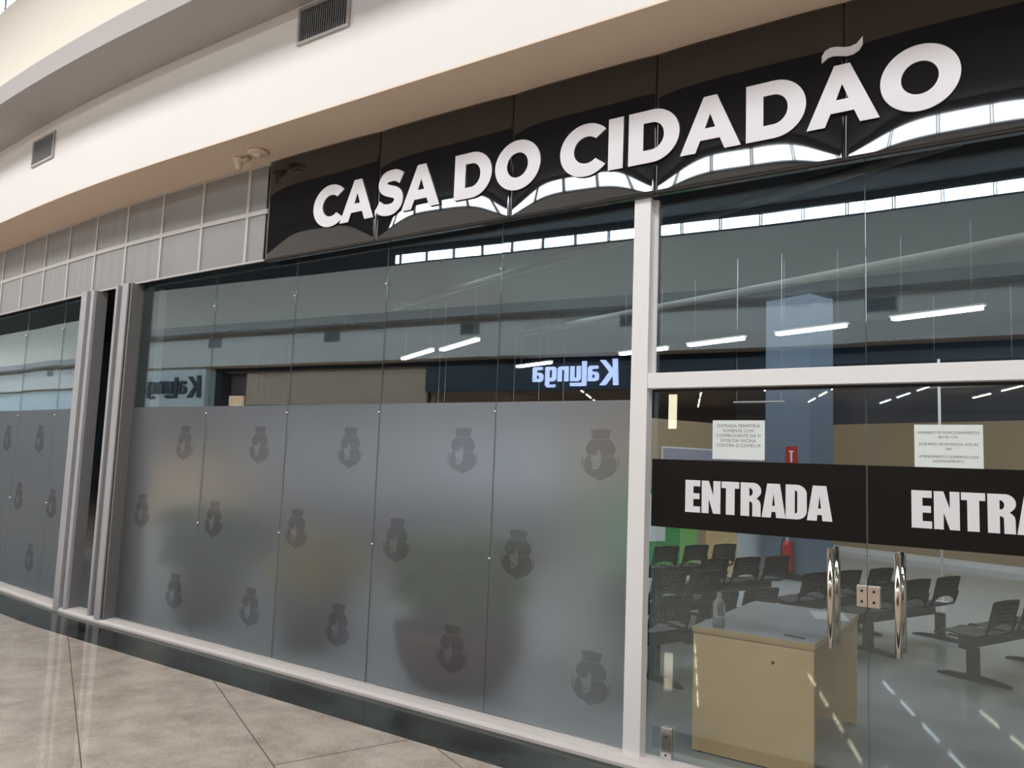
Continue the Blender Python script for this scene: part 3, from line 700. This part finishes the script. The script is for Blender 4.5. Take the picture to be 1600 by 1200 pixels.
struct(obj('wall_office_low', ubox(-1.2, 4.6, 9.38, 9.52, 0, 0.95), MT['dark_wall']), 'dark lower part of the side office wall', 'wall')
struct(obj('wall_office_left', ubox(-1.2, 4.6, 9.4, 9.5, 0.95, 2.3), MT['pale_wall']), 'pale blue-grey side wall of the office', 'wall')
# blue-grey column with extinguisher and its sign
c = thing('office_column', 'square blue-grey column standing inside the office', 'column', uv(6.94, 6.51), RZ)
obj('column_shaft', bx(-0.30, 0.30, -0.42, 0.42, 0, 4.58), MT['bluegrey'], c)
obj('column_base', bx(-0.32, 0.32, -0.44, 0.44, 0, 0.10), MT['dark_wall'], c)

# beam seating
def seat_shell(m_seat):
    """perforated shell: seat pan, side curves, back with a gap at the waist; sits facing +y, along x"""
    hw = 0.215
    prof = [(0.225, 0.365), (0.205, 0.392), (0.12, 0.398), (0.0, 0.388), (-0.12, 0.392), (-0.18, 0.402), (-0.205, 0.422)]
    pan = bmesh.new(); rows = []
    for (y, z) in prof:
        rows.append([pan.verts.new((hw * (k / 4 - 1) * (1 - 0.10 * (y > 0.2)), y, z + 0.012 * ((k / 4 - 1) ** 4))) for k in range(9)])
    for a, b in zip(rows[:-1], rows[1:]):
        for k in range(8): pan.faces.new((a[k], a[k + 1], b[k + 1], b[k]))
    geom = bmesh.ops.extrude_face_region(pan, geom=pan.faces[:])
    bmesh.ops.translate(pan, vec=(0, 0, -0.010), verts=[g for g in geom['geom'] if isinstance(g, bmesh.types.BMVert)])
    # back with holes drawn as outline + round holes
    holes = []
    for r in range(5):
        for cidx in range(6):
            holes.append(arc(-0.115 + cidx * 0.046, 0.240 - r * 0.036, 0.0095, 0.0095, 0, 360, 8)[:-1][::-1])
    out = [(-0.208, 0.020), (-0.215, 0.25), (-0.200, 0.272), (0, 0.280), (0.200, 0.272), (0.215, 0.25), (0.208, 0.020), (0.175, 0.030), (0.10, 0.066), (0, 0.076), (-0.10, 0.066), (-0.175, 0.030)]
    me = flat([out] + holes, 0.009)
    me.transform(Matrix.Translation((0, -0.205, 0.428)) @ Matrix.Rotation(math.radians(14), 4, 'X') @ Matrix.Rotation(PI / 2, 4, 'X'))
    return pan, me
def bench(u, v, seats, label, peds, m_seat='chair_seat', tilt=0.0):
    u0 = min(seats); u1 = max(seats)
    b = thing('waiting_bench', label, 'bench', uv(u0, v), RZ + tilt, 'perforated waiting benches inside the office')
    obj('beam', bevel(bx(-0.18, u1 - u0 + 0.18, -0.035, 0.035, 0.275, 0.362), 0.006, 1), MT['chair_metal'], b)
    for pu in peds:
        l = bmesh.new(); box(l, pu - u0 - 0.03, pu - u0 + 0.03, -0.045, 0.045, 0.035, 0.275); bevel(l, 0.006, 1)
        lg = obj('pedestal', l, MT['chair_metal'], b)
        f = bmesh.new(); x_ = pu - u0
        rr = []
        for y, zt, hw in ((-0.30, 0.020, 0.022), (-0.24, 0.034, 0.030), (0.0, 0.055, 0.036), (0.22, 0.036, 0.030), (0.29, 0.020, 0.022)):
            rr.append([f.verts.new((x_ - hw, y, 0.006)), f.verts.new((x_ + hw, y, 0.006)), f.verts.new((x_ + hw * 0.8, y, zt)), f.verts.new((x_ - hw * 0.8, y, zt))])
        for a, c2 in zip(rr[:-1], rr[1:]):
            for k in range(4): f.faces.new((a[k], a[(k + 1) % 4], c2[(k + 1) % 4], c2[k]))
        f.faces.new(rr[0][::-1]); f.faces.new(rr[-1])
        obj('foot', f, MT['chair_metal'], lg)
    for s in seats:
        pan, me = seat_shell(m_seat)
        x_ = s - u0
        bmesh.ops.translate(pan, vec=(x_, 0, 0), verts=pan.verts)
        so = obj('seat', pan, MT[m_seat], b, True)
        place_mesh('backrest', me, MT[m_seat], b, Matrix.Translation((x_, 0, 0)))
        for sx in (-1, 1):
            fr = bmesh.new(); tube(fr, [(x_ + sx * 0.205, 0.10, 0.375), (x_ + sx * 0.212, -0.10, 0.380), (x_ + sx * 0.212, -0.195, 0.415), (x_ + sx * 0.210, -0.222, 0.475), (x_ + sx * 0.208, -0.245, 0.55)], 0.012, 8)
            obj('side_bracket', fr, MT[m_seat], so, True)
    return b
bench(3.03, 1.86, [3.03, 3.57, 4.11], 'dark perforated bench nearest the right glass door, its near foot showing', [3.02, 4.2])
bench(3.05, 2.89, [3.03, 3.56, 4.10], 'dark perforated bench behind the right door handle', [3.15, 4.42], 'chair_black')
bench(0.48, 3.05, [0.48, 1.0, 1.5], 'brown perforated bench right behind the desk bottle', [0.55, 1.45])
bench(2.9, 3.55, [2.93, 3.45, 4.02], 'black perforated bench behind the left door handle', [3.1, 3.95], 'chair_black')
bench(0.9, 4.02, [0.88, 1.40, 1.88], 'brown perforated bench against the white post, second row from the desk', [1.0, 1.8])
bench(2.8, 4.70, [2.75, 3.28, 3.80], 'black perforated bench above the desk top with pale floor behind', [2.9, 3.7], 'chair_black')
bench(3.2, 5.88, [3.17, 3.70, 4.23], 'far black perforated bench in front of the green panels', [3.3, 4.1], 'chair_black')

# desk with bottle and paper
d = thing('reception_desk', 'tan desk with grey-white top just inside the left glass door', 'desk', (-1.435, 1.0, 0))
obj('desk_top', bevel(bx(-0.35, 0.35, -0.605, 0.615, 0.705, 0.722), 0.002, 1), MT['desk_top'], d)
eb = bmesh.new(); box(eb, -0.352, 0.352, -0.608, -0.605, 0.694, 0.7225); box(eb, 0.35, 0.353, -0.605, 0.615, 0.694, 0.7225)
obj('edge_band', eb, MT['desk_edge'], d)
fp = obj('front_panel', bx(-0.345, 0.345, -0.600, -0.575, 0.012, 0.680), MT['desk_wood'], d)
obj('panel_strip', bx(-0.345, 0.345, -0.600, -0.575, 0.684, 0.705), MT['desk_wood'], d)
lk = bmesh.new(); lathe(lk, [(0, 0.003), (0.008, 0.003), (0.010, 0), (0, 0)], 16)
bmesh.ops.transform(lk, matrix=Matrix.Translation((0.125, -0.600, 0.585)) @ Matrix.Rotation(PI / 2, 4, 'X'), verts=lk.verts)
obj('lock', lk, MT['gasket'], fp)
obj('rear_panel', bx(-0.345, 0.345, 0.575, 0.600, 0.012, 0.705), MT['desk_wood'], d)
obj('modesty_panel', bx(-0.345, -0.325, -0.575, 0.575, 0.25, 0.705), MT['desk_wood'], d)
for sx in (-0.30, 0.30):
    for sy in (-0.587, 0.587):
        obj('glide', lathe(bmesh.new(), [(0, 0.004), (0.012, 0.004), (0.012, 0.012), (0, 0.012)], 10, (sx, sy, 0)), MT['gasket'], d)
bt = thing('gel_bottle', 'clear half-filled plastic bottle on the near corner of the desk', 'bottle', (-1.66, 0.50, 0.7225))
obj('bottle_body', lathe(bmesh.new(), [(0, 0), (0.034, 0), (0.036, 0.006), (0.036, 0.12), (0.032, 0.14), (0.016, 0.165), (0.015, 0.178), (0, 0.178)], 28), MT['bottle'], bt, True)
obj('gel', lathe(bmesh.new(), [(0, 0.003), (0.031, 0.003), (0.033, 0.008), (0.033, 0.055), (0, 0.055)], 28), simple('cloudy_gel', (0.45, 0.50, 0.46), 0.3), bt, True)
obj('bottle_cap', lathe(bmesh.new(), [(0, 0.178), (0.014, 0.178), (0.014, 0.196), (0, 0.197)], 20), simple('pale_cap', (0.62, 0.66, 0.66), 0.4), bt, True)
pp = bmesh.new(); box(pp, -0.105, 0.105, -0.148, 0.148, 0, 0.001)
o = obj('paper_sheet', pp, MT['paper']); o.location = (-1.22, 1.38, 0.7228); o.rotation_euler = (0, 0, 0.35)
tag(o, 'pale printed sheet lying at the far end of the desk top', 'paper')
pn = bmesh.new(); tube(pn, [(-1.28, 0.52, 0.7265), (-1.16, 0.49, 0.7265)], 0.0035, 8)
tag(obj('pen', pn, MT['gasket']), 'dark pen lying near the front edge of the desk', 'pen')

# green panels, white board and side furniture
g = thing('room_divider', 'green partition with white panel behind the far benches', 'partition', uv(4.6, 7.6), RZ)
obj('green_panel', bx(-0.85, 0.75, -0.03, 0.03, 0.05, 1.35), MT['green'], g)
obj('white_panel', bx(0.05, 0.42, -0.05, -0.031, 0.52, 1.25), MT['paper'], g)
obj('lime_panel', bx(0.76, 1.15, -0.03, 0.03, 0.05, 1.35), MT['lime'], g)
obj('divider_foot', bx(-0.85, 1.15, -0.2, 0.2, 0.005, 0.05), MT['alu'], g)
g = thing('service_counter', 'pale grey service counter behind the black benches', 'counter', uv(6.95, 7.45), RZ)
obj('counter_top', bx(-0.8, 0.8, -0.35, 0.35, 0.94, 0.97), MT['shop_grey'], g)
obj('counter_front', bx(-0.75, 0.75, -0.30, -0.28, 0.03, 0.94), MT['shop_grey'], g)
obj('side_panel', bx(-0.78, -0.75, -0.32, 0.32, 0.005, 0.94), MT['desk_wood'], g); obj('side_panel', bx(0.75, 0.78, -0.32, 0.32, 0.005, 0.94), MT['desk_wood'], g)
# extinguisher on the column face that looks to the door, sign above
ex = thing('fire_extinguisher', 'red fire extinguisher hanging on the blue-grey column', 'fire extinguisher', uv(6.54, 6.42, 0.12), RZ)
obj('cylinder_body', lathe(bmesh.new(), [(0, 0), (0.075, 0), (0.082, 0.02), (0.082, 0.40), (0.06, 0.46), (0.025, 0.49), (0, 0.49)], 24), MT['red'], ex, True)
obj('valve', lathe(bmesh.new(), [(0, 0.49), (0.02, 0.49), (0.02, 0.54), (0.035, 0.55), (0.035, 0.57), (0, 0.57)], 16), MT['alu'], ex)
hs = bmesh.new(); tube(hs, [(0.02, 0.0, 0.53), (0.02, 0.10, 0.50), (0.0, 0.115, 0.35), (0.0, 0.105, 0.15)], 0.011, 8); obj('hose', hs, MT['gasket'], ex, True)
obj('bracket', bx(0.07, 0.098, -0.03, 0.03, 0.25, 0.35), MT['steel_dark'], ex)
sg = thing('extinguisher_sign', 'small red sign with a white symbol on the blue-grey column', 'sign', uv(6.638, 6.42, 1.93), RZ)
obj('sign_plate', bx(-0.004, 0.0, -0.11, 0.11, -0.17, 0.15), MT['red'], sg)
sm = bmesh.new(); box(sm, -0.0055, -0.0041, -0.018, 0.018, -0.10, 0.06); box(sm, -0.0055, -0.0041, -0.045, 0.045, 0.06, 0.085)
obj('white_symbol', sm, MT['white_vinyl'], sg)
# far desks and monitors
for i, (u, v, l) in enumerate(((10.6, 1.0, 'far tan service desk seen under the black band, right of the right handle'), (10.6, -0.6, 'far tan service desk near the right edge of the view'))):
    q = thing('service_desk', l, 'desk', uv(u, v), RZ)
    obj('desk_top', bx(-0.4, 0.4, -0.6, 0.6, 0.72, 0.75), MT['desk_wood'], q)
    for s in (-0.58, 0.58): obj('side_panel', bx(-0.38, 0.38, s - 0.012, s + 0.012, 0.005, 0.72), MT['desk_wood'], q)
    obj('front_panel', bx(-0.30, -0.28, -0.56, 0.56, 0.15, 0.72), MT['desk_wood'], q)
    mo = thing('monitor', ['black monitor on the far tan desk beside the notice', 'black monitor on the far tan desk at the right edge'][i], 'monitor', uv(u, v, 0.75), RZ)
    obj('screen', bx(-0.02, 0.02, -0.27, 0.27, 0.12, 0.46), MT['chair_black'], mo); obj('stand', bx(-0.015, 0.015, -0.03, 0.03, 0.0, 0.12), MT['chair_black'], mo); obj('monitor_base', bx(-0.08, 0.08, -0.12, 0.12, 0.0, 0.012), MT['chair_black'], mo)
tv = thing('wall_screen', 'dark wall screen on the beige wall right of the opening-hours notice', 'screen', uv(11.72, 0.30, 1.45), RZ)
obj('screen_panel', bx(-0.03, 0.03, -0.55, 0.55, -0.33, 0.33), MT['chair_black'], tv); obj('wall_mount', bx(0.03, 0.075, -0.1, 0.1, -0.1, 0.1), MT['steel_dark'], tv)

nb = thing('notice_board', 'pale lilac board on the side wall of the office, left of the vaccination notice', 'board', uv(8.2, 9.37, 1.55), RZ)
obj('board_panel', bx(-1.5, 1.3, 0.0, 0.02, 0.0, 0.50), simple('lilac_board', (0.42, 0.40, 0.52), 0.6), nb); obj('board_frame', bx(-1.53, 1.33, 0.004, 0.026, -0.03, 0.53), MT['alu'], nb)
hr = thing('hanging_rail', 'thin pale rail hanging inside above the vaccination notice', 'rail', (-3.1, 6.0, 2.56))
bb = bmesh.new(); tube(bb, [(-0.32, 0, 0), (0.34, 0, 0)], 0.012, 8); obj('rail_bar', bb, MT['alu'], hr, True)
for sx in (-0.28, 0.30):
    bb = bmesh.new(); tube(bb, [(sx, 0, 0.012), (sx, 0, 2.03)], 0.003, 6); obj('rail_wire', bb, MT['chrome'], hr)
pl = thing('support_pole', 'thin pale pole inside, behind the opening-hours notice', 'pole', (-1.21, 8.0, 0.004))
bb = bmesh.new(); tube(bb, [(0, 0, 0.01), (0, 0, 3.3)], 0.018, 10); obj('pole_shaft', bb, MT['alu'], pl, True)
obj('pole_base', lathe(bmesh.new(), [(0, 0), (0.09, 0), (0.09, 0.01), (0.02, 0.02), (0, 0.02)], 20), MT['alu'], pl)
# interior hanging lamps
def lamp(x, y, z, L, ang, label, on=True):
    t_ = thing('hanging_lamp', label, 'lamp', (x, y, z), ang, 'fluorescent lamps hanging inside the office')
    hb = bmesh.new(); box(hb, -L/2 - 0.03, L/2 + 0.03, -0.045, 0.045, 0.032, 0.055); obj('lamp_housing', hb, MT['lamp_body'] if on else MT['vent'], t_)
    for sy in (-0.028, 0.028):
        tb = bmesh.new(); tube(tb, [(-L/2, sy, 0.012), (L/2, sy, 0.012)], 0.020, 12); obj('tube', tb, MT['tube'] if on else MT['vent'], t_, True)
    wr = bmesh.new()
    for sx in (-L/2 + 0.1, L/2 - 0.1): tube(wr, [(sx, 0, 0.055), (sx, 0, 4.6 - z)], 0.0011, 6)
    obj('suspension_wire', wr, MT['chrome'], t_)
ang = math.atan2(0.34, -0.94)
lamp(-1.005, 5.69, 3.5, 0.98, ang, 'lit twin-tube lamp inside, rightmost and largest of its row')
lamp(-2.505, 6.25, 3.5, 0.98, ang, 'lit twin-tube lamp inside, left of the largest lamp over the doors')
lamp(-3.95, 6.76, 3.5, 0.98, ang, 'lit twin-tube lamp inside, next to the white post on its right')
lamp(-5.33, 7.27, 3.5, 1.0, ang, 'lit twin-tube lamp inside, partly hidden by the white post')
lamp(-7.98, 8.17, 3.5, 1.0, ang, 'lit twin-tube lamp inside, over the mirrored lit letters')
ang2 = math.atan2(0.70, -1.26)
lamp(-9.28, 6.32, 3.5, 1.45, ang2, 'lit twin-tube lamp inside, left one of the pair above the frosted film')
lamp(-7.82, 5.66, 3.5, 1.45, ang2, 'lit twin-tube lamp inside, right one of the pair above the frosted film')
lamp(-4.6, 13.0, 3.45, 1.1, ang, 'far lit lamp inside, just above the white rail')
lamp(-0.9, 9.3, 3.05, 1.3, ang, 'unlit lamp hanging inside above the white rail', False)
# cable trunking and ducts under the black ceiling
def duct(a, b, r, label, nm='cable_trunking'):
    bm = bmesh.new(); tube(bm, [a, b], r, 10); tag(obj(nm, bm, MT['duct'], None, True), label, 'duct')
duct((-0.5, 2.6, 4.30), (-9.5, 5.9, 4.30), 0.05, 'pale round duct crossing under the office ceiling, nearest the sign')
duct((0.8, 5.6, 4.35), (-9.0, 9.3, 4.35), 0.06, 'pale round duct crossing deeper under the office ceiling')

for x, zt, l in ((-9.32, 3.15, 'chrome stand-in for a bright glass edge, leftmost of the pair over the orange lit sign'), (-9.18, 3.14, 'chrome stand-in for a bright glass edge, right one of the leftmost pair'), (-8.77, 3.26, 'chrome stand-in for a bright glass edge, left one beside the second glass joint'),
                 (-8.66, 3.25, 'chrome stand-in for a bright glass edge, right one beside the second glass joint'), (-5.995, 2.98, 'chrome stand-in for a bright glass edge under the right lamp of the pair'), (-5.90, 2.98, 'chrome stand-in for a bright glass edge just right of the one under the lamp pair'),
                 (-4.91, 3.07, 'chrome stand-in for a bright glass edge, left of the mirrored lit letters'), (-4.58, 3.30, 'chrome stand-in for a bright glass edge, crossing the first mirrored lit letters'), (-4.27, 3.28, 'chrome stand-in for a bright glass edge, crossing the middle of the mirrored lit letters')):
    pt = thing('edge_line_rod', l, 'rod', (x, 3.0, 0.004)); b2 = bmesh.new(); tube(b2, [(0, 0, 0.01), (0, 0, zt)], 0.0035, 8); obj('rod', b2, MT['chrome'], pt, True)  # added rods stand in for bright lines along glass partition edges
    obj('rod_base', lathe(bmesh.new(), [(0, 0), (0.025, 0), (0.025, 0.008), (0.006, 0.014), (0, 0.014)], 16), MT['chrome'], pt)
# potted plants behind the frosted film
def leafy(name, label, loc, crown, nleaf, mleaf, pot_prof, mpot, leaf_len, stems, seed, top=0.5):
    rnd = random.Random(seed)
    t_ = thing(name, label, 'plant', loc)
    po = obj('pot', lathe(bmesh.new(), pot_prof, 40), MT[mpot], t_, True)
    hz = max(z for r, z in pot_prof) - 0.05; rr = max(r for r, z in pot_prof) * 0.86
    obj('soil', lathe(bmesh.new(), [(0, hz), (rr * 0.9, hz), (rr * 0.9, hz - 0.01), (0, hz - 0.01)], 30), MT['soil'], po)
    sb = bmesh.new(); lf = bmesh.new(); tips = []
    for s in range(stems):
        an = rnd.uniform(0, 2 * PI); r0 = rnd.uniform(0, 0.10); r1 = rnd.uniform(0.3, 1.0) * crown[0]
        h = rnd.uniform(0.45, 1.0) * crown[2]
        a = Vector((r0 * math.cos(an), r0 * math.sin(an), hz)); b = Vector((r1 * math.cos(an), r1 * 0.55 * math.sin(an), crown[1] + h))
        m_ = (a + b) / 2 + Vector((0, 0, 0.10)); tube(sb, [a, m_, b], [0.008, 0.006, 0.003], 6); tips.append((a, m_, b))
    for i in range(nleaf):
        a, m_, b = rnd.choice(tips); k = rnd.uniform(0.45, 1.0); p = (m_.lerp(b, (k - 0.45) / 0.55))
        p = p + Vector((rnd.gauss(0, 0.05), rnd.gauss(0, 0.04), rnd.gauss(0, 0.05)))
        an = rnd.uniform(0, 2 * PI); dr = Vector((math.cos(an), math.sin(an), rnd.uniform(-0.6, 0.5))).normalized()
        L = leaf_len * rnd.uniform(0.7, 1.2); sd = dr.cross(Vector((0, 0, 1))).normalized() * L * 0.14
        q = [p, p + dr * L * 0.35 + sd, p + dr * L + Vector((0, 0, -L * 0.25)), p + dr * L * 0.35 - sd]
        vs = [lf.verts.new(x) for x in q]; mid = lf.verts.new(p + dr * L * 0.4 + Vector((0, 0, -0.006)))
        lf.faces.new((vs[0], vs[1], mid)); lf.faces.new((vs[1], vs[2], mid)); lf.faces.new((vs[2], vs[3], mid)); lf.faces.new((vs[3], vs[0], mid))
    obj('stems', sb, MT['stem'], t_); me = obj('foliage', lf, MT[mleaf], t_)
    return t_
bowl = [(0, 0.0), (0.24, 0.0), (0.34, 0.03), (0.43, 0.12), (0.475, 0.24), (0.49, 0.36), (0.495, 0.43), (0.455, 0.43), (0.455, 0.37), (0, 0.37)]
leafy('potted_plant', 'bushy green plant in a wide dark red bowl behind the frosted glass', (-3.68, 0.60, 0.004), (0.62, 0.34, 0.74), 7500, 'leaf', bowl, 'pot_red', 0.20, 60, 3)
cone = [(0, 0.0), (0.18, 0.0), (0.24, 0.05), (0.31, 0.30), (0.33, 0.44), (0.29, 0.44), (0.29, 0.38), (0, 0.38)]
leafy('potted_plant', 'dark leafy plant in a charcoal pot behind the leftmost frosted pane', (-6.78, 0.58, 0.004), (0.52, 0.34, 0.74), 6500, 'leaf_dark', cone, 'pot_dark', 0.20, 46, 5)
leafy('potted_plant', 'yellow-green plant in a charcoal pot behind the middle frosted panes', (-5.30, 0.62, 0.004), (0.44, 0.34, 0.62), 5200, 'leaf_yellow', cone, 'pot_dark', 0.18, 40, 8)

# low beige counter seen through the dark gap between the jambs
g = thing('side_cabinet', 'tan cabinet seen through the dark gap between the grey jambs', 'cabinet', (-8.9, 1.9, 0))
obj('cabinet_body', bx(-0.8, 0.6, -0.25, 0.25, 0.75, 1.65), MT['desk_wood'], g); obj('cabinet_base', bx(-0.8, 0.6, -0.25, 0.25, 0.004, 0.72), MT['shop_grey'], g)
obj('cabinet_gap', bx(-0.79, 0.59, -0.24, 0.24, 0.72, 0.75), MT['gasket'], g)

# ------------------------------------------------------------------ shops across the walkway (mirrored in the glass)
def fy(x): return Yf(x) - 0.5
def seg(name, x0, x1, z0, z1, oy0, oy1, m_, parent=None):
    bm = bmesh.new(); n = max(2, int(abs(x1 - x0) / 1.5) + 1)
    xs = [x0 + (x1 - x0) * i / n for i in range(n + 1)]
    sweep(bm, [(oy0, z0), (oy1, z0), (oy1, z1), (oy0, z1)], xs, fy)
    return obj(name, bm, m_, parent)
def letters_k(parent, x_start, z0, cap, width, mt, yoff):
    """word of eight... K a L u n g a, L dropped with a long foot; reads left to right when faced"""
    tot = 3.62; sx = width / tot; sz = cap
    P = []
    P.append(('letter', [[(0, 0.0), (0.17, 0.0), (0.17, 0.32), (0.47, 0.0), (0.72, 0.0), (0.35, 0.42), (0.72, 0.86), (0.48, 0.86), (0.20, 0.52), (0.26, 1.0), (0.10, 1.0)][0:0] or
                        [(0.0, -0.08), (0.20, -0.08), (0.22, 0.32), (0.50, -0.08), (0.74, -0.08), (0.36, 0.46), (0.74, 0.96), (0.52, 0.96), (0.22, 0.58), (0.24, 1.0), (0.05, 1.0)]]))
    def small_a(x): return [[(x + 0.08, 0.62), (x + 0.10, 0.74), (x + 0.42, 0.74), (x + 0.50, 0.66), (x + 0.50, 0.10), (x + 0.16, 0.10), (x + 0.06, 0.18), (x + 0.06, 0.40), (x + 0.14, 0.48), (x + 0.34, 0.50), (x + 0.34, 0.60)],
                             [(x + 0.22, 0.22), (x + 0.34, 0.24), (x + 0.34, 0.38), (x + 0.22, 0.36)]]
    P.append(('letter', small_a(0.72)))
    P.append(('letter', [[(1.28, -0.10), (1.94, -0.10), (1.94, 0.04), (1.46, 0.04), (1.46, 0.94), (1.28, 0.94)]]))
    P.append(('letter', [[(1.52, 0.74), (1.52, 0.20), (1.60, 0.11), (1.94, 0.11), (1.94, 0.74), (1.78, 0.74), (1.78, 0.26), (1.68, 0.26), (1.68, 0.74)]]))
    P.append(('letter', [[(2.02, 0.11), (2.18, 0.11), (2.18, 0.60), (2.30, 0.60), (2.30, 0.11), (2.46, 0.11), (2.46, 0.66), (2.38, 0.74), (2.02, 0.74)]]))
    P.append(('letter', [[(2.60, 0.74), (2.98, 0.74), (2.98, -0.06), (2.90, -0.14), (2.58, -0.14), (2.54, -0.02), (2.82, -0.02), (2.82, 0.12), (2.62, 0.12), (2.53, 0.22), (2.53, 0.66)], [(2.69, 0.27), (2.82, 0.27), (2.82, 0.60), (2.69, 0.60)]]))
    P.append(('letter', small_a(3.02)))
    rz = math.atan2(fy(x_start - width) - fy(x_start), -width)
    for nm, lp in P:
        me = flat([[(a * sx, b * sz) for a, b in l] for l in lp], 0.04)
        mtx = Matrix.Translation((x_start, fy(x_start) + yoff, z0)) @ Matrix.Rotation(rz, 4, 'Z') @ Matrix.Rotation(PI / 2, 4, 'X')
        place_mesh(nm, me, MT[mt], parent, mtx)
s1 = thing('store_fascia', 'navy shop fascia with lit Kalunga letters, mirrored left of the white post', 'fascia')
seg('fascia_panel', -3.8, -12.95, 3.36, 4.118, 0.0, -0.12, MT['navy'], s1)
letters_k(s1, -7.79, 3.50, 0.545, 2.20, 'kalunga_lit', 0.03)
s2 = thing('shopfront', 'brown wood-lined shopfront mirrored above the frosted film', 'shopfront')
seg('wood_panel', -13.0, -19.35, 3.05, 4.03, -0.12, -0.2, MT['shop_wood'], s2); seg('wood_panel', -13.0, -20.2, 0.0, 3.05, -1.6, -1.7, MT['shop_wood'], s2); seg('head_frame', -12.95, -20.3, 4.03, 4.118, 0.0, -0.1, MT['steel_dark'], s2)
seg('side_frame', -20.25, -20.5, 0, 4.118, 0.0, -0.3, MT['steel_dark'], s2); seg('wood_ceiling', -13.0, -20.2, 4.0, 4.03, -0.1, -1.6, MT['shop_wood'], s2)
seg('dark_panel', -19.35, -20.2, 3.36, 4.03, -0.3, -0.4, simple('dark_brown_panel', (0.10, 0.075, 0.06), 0.5), s2); seg('lit_box', -19.6, -20.15, 2.7, 3.33, -0.22, -0.3, MT['warm_box'], s2)
s3 = thing('store_pillar', 'pale blue-grey pillar with dark Kalunga letters, mirrored at the left of the frosted window', 'pillar')
seg('pillar_body', -20.5, -24.2, 0, 4.118, 0.35, -0.4, MT['shop_grey'], s3)
letters_k(s3, -20.62, 3.28, 0.60, 2.9, 'kalunga_dark', 0.38)
s4 = thing('store_shutter', 'pale shopfront panels mirrored in the far left glass', 'shopfront')
seg('panel', -24.2, -27.4, 0, 4.118, 0.25, -0.4, MT['shop_grey'], s4); seg('panel', -27.5, -52, 0, 4.118, 0.25, -0.4, MT['shop_grey'], s4); seg('mullion', -27.4, -27.5, 0, 4.118, -0.05, -0.4, MT['steel_dark'], s4)
# interior of the big shop: brown ceiling, rows of tubes, dark walls
struct(obj('ceiling_shop', bx(-20.2, 8, -24, -11.9, 3.70, 3.78), simple('brown_shop_ceiling', (0.60, 0.44, 0.33), 0.6)), 'brown ceiling of the shop across the walkway', 'ceiling')
seg('wall_shop_right', -3.8, 7.9, 3.80, 4.118, 0.0, -0.12, MT['navy'])['kind'] = 'structure'
struct(obj('wall_shop_side', bx(-13.1, -12.95, -23.9, -11.2, 0, 3.7), MT['shop_wood']))
struct(obj('floor_shop', bx(-20, 8, -23.9, -11.7, 0, 0.003), MT['shop_floor']), 'floor of the shop across the walkway', 'floor')
def strip(x, y, m_, label, grp, L=1.15):
    t_ = thing('shop_tube_lamp', label, 'lamp', (x, y, 3.60), math.atan2(-0.93, -0.37), grp)
    obj('lamp_housing', bx(-L/2, L/2, -0.05, 0.05, 0.025, 0.06), MT['lamp_body'], t_)
    b2 = bmesh.new(); tube(b2, [(-L/2 + 0.02, 0, 0.008), (L/2 - 0.02, 0, 0.008)], 0.012, 8); obj('tube', b2, MT[m_], t_, True)
    wr = bmesh.new(); tube(wr, [(0, 0, 0.06), (0, 0, 0.10)], 0.006, 6); obj('hanger', wr, MT['chrome'], t_)
dirv = Vector((-0.37, -0.93)).normalized()
for (x0, y0, n, m_, nm) in ((-1.3, -12.6, 4, 'cool_strip', 'white tube row seen mirrored in the floor by the right handle'), (-0.35, -14.6, 2, 'lit_strip', 'warm tube row mirrored near the right edge'),
                            (-3.0, -12.0, 4, 'lit_strip', 'warm tube row mirrored beside the desk'), (-6.6, -13.2, 4, 'lit_strip', 'warm tube row mirrored left of the desk'), (-9.8, -13.0, 3, 'lit_strip', 'warm tube row deep in the mirrored shop')):
    for k in range(n):
        p = Vector((x0, y0)) + dirv * (k * 1.75 + 0.6)
        if p.y > -23.3: strip(p.x, p.y, m_, nm, nm)
lb = thing('tube_row_glow', 'narrow warm glowing panel added for a tube row mirrored end-on at the top left of the left door', 'sign', (-7.40, -13.4, 2.62))  # glowing panel stands in for the mirrored tube row seen end-on
obj('glow_face', bx(-0.10, 0.10, 0.0, 0.03, 0, 0.82), MT['row_glow'], lb); obj('glow_frame', bx(-0.115, 0.115, -0.03, 0.0, -0.015, 0.835), MT['steel_dark'], lb)
bb = bmesh.new(); tube(bb, [(0, -0.015, 0.83), (0, -0.015, 1.08)], 0.008, 8); obj('hanger', bb, MT['steel_dark'], lb)
# downlights along the shop entrance
for i, x in enumerate((-1.2, -2.6, -4.2, -5.6, -7.0, -8.3, -9.5, -10.8, -12.1)):
    t_ = thing('downlight', 'small round downlight in the ceiling of the mirrored shop entrance', 'lamp', (x, fy(x) - 0.5, 3.70), 0, 'downlights of the shop across')
    obj('trim_ring', lathe(bmesh.new(), [(0.05, 0), (0.075, 0), (0.075, -0.008), (0.05, -0.008)], 20), MT['alu'], t_); obj('lens', lathe(bmesh.new(), [(0, -0.003), (0.05, -0.003), (0.05, -0.006), (0, -0.006)], 20), MT['spot'], t_)
area('office_fill', (-3.0, 8.0, 4.5), 9, 6.5, 330, (0, 0, 0), (0.90, 0.96, 1.0))  # added fill over the office, besides the hanging lamps
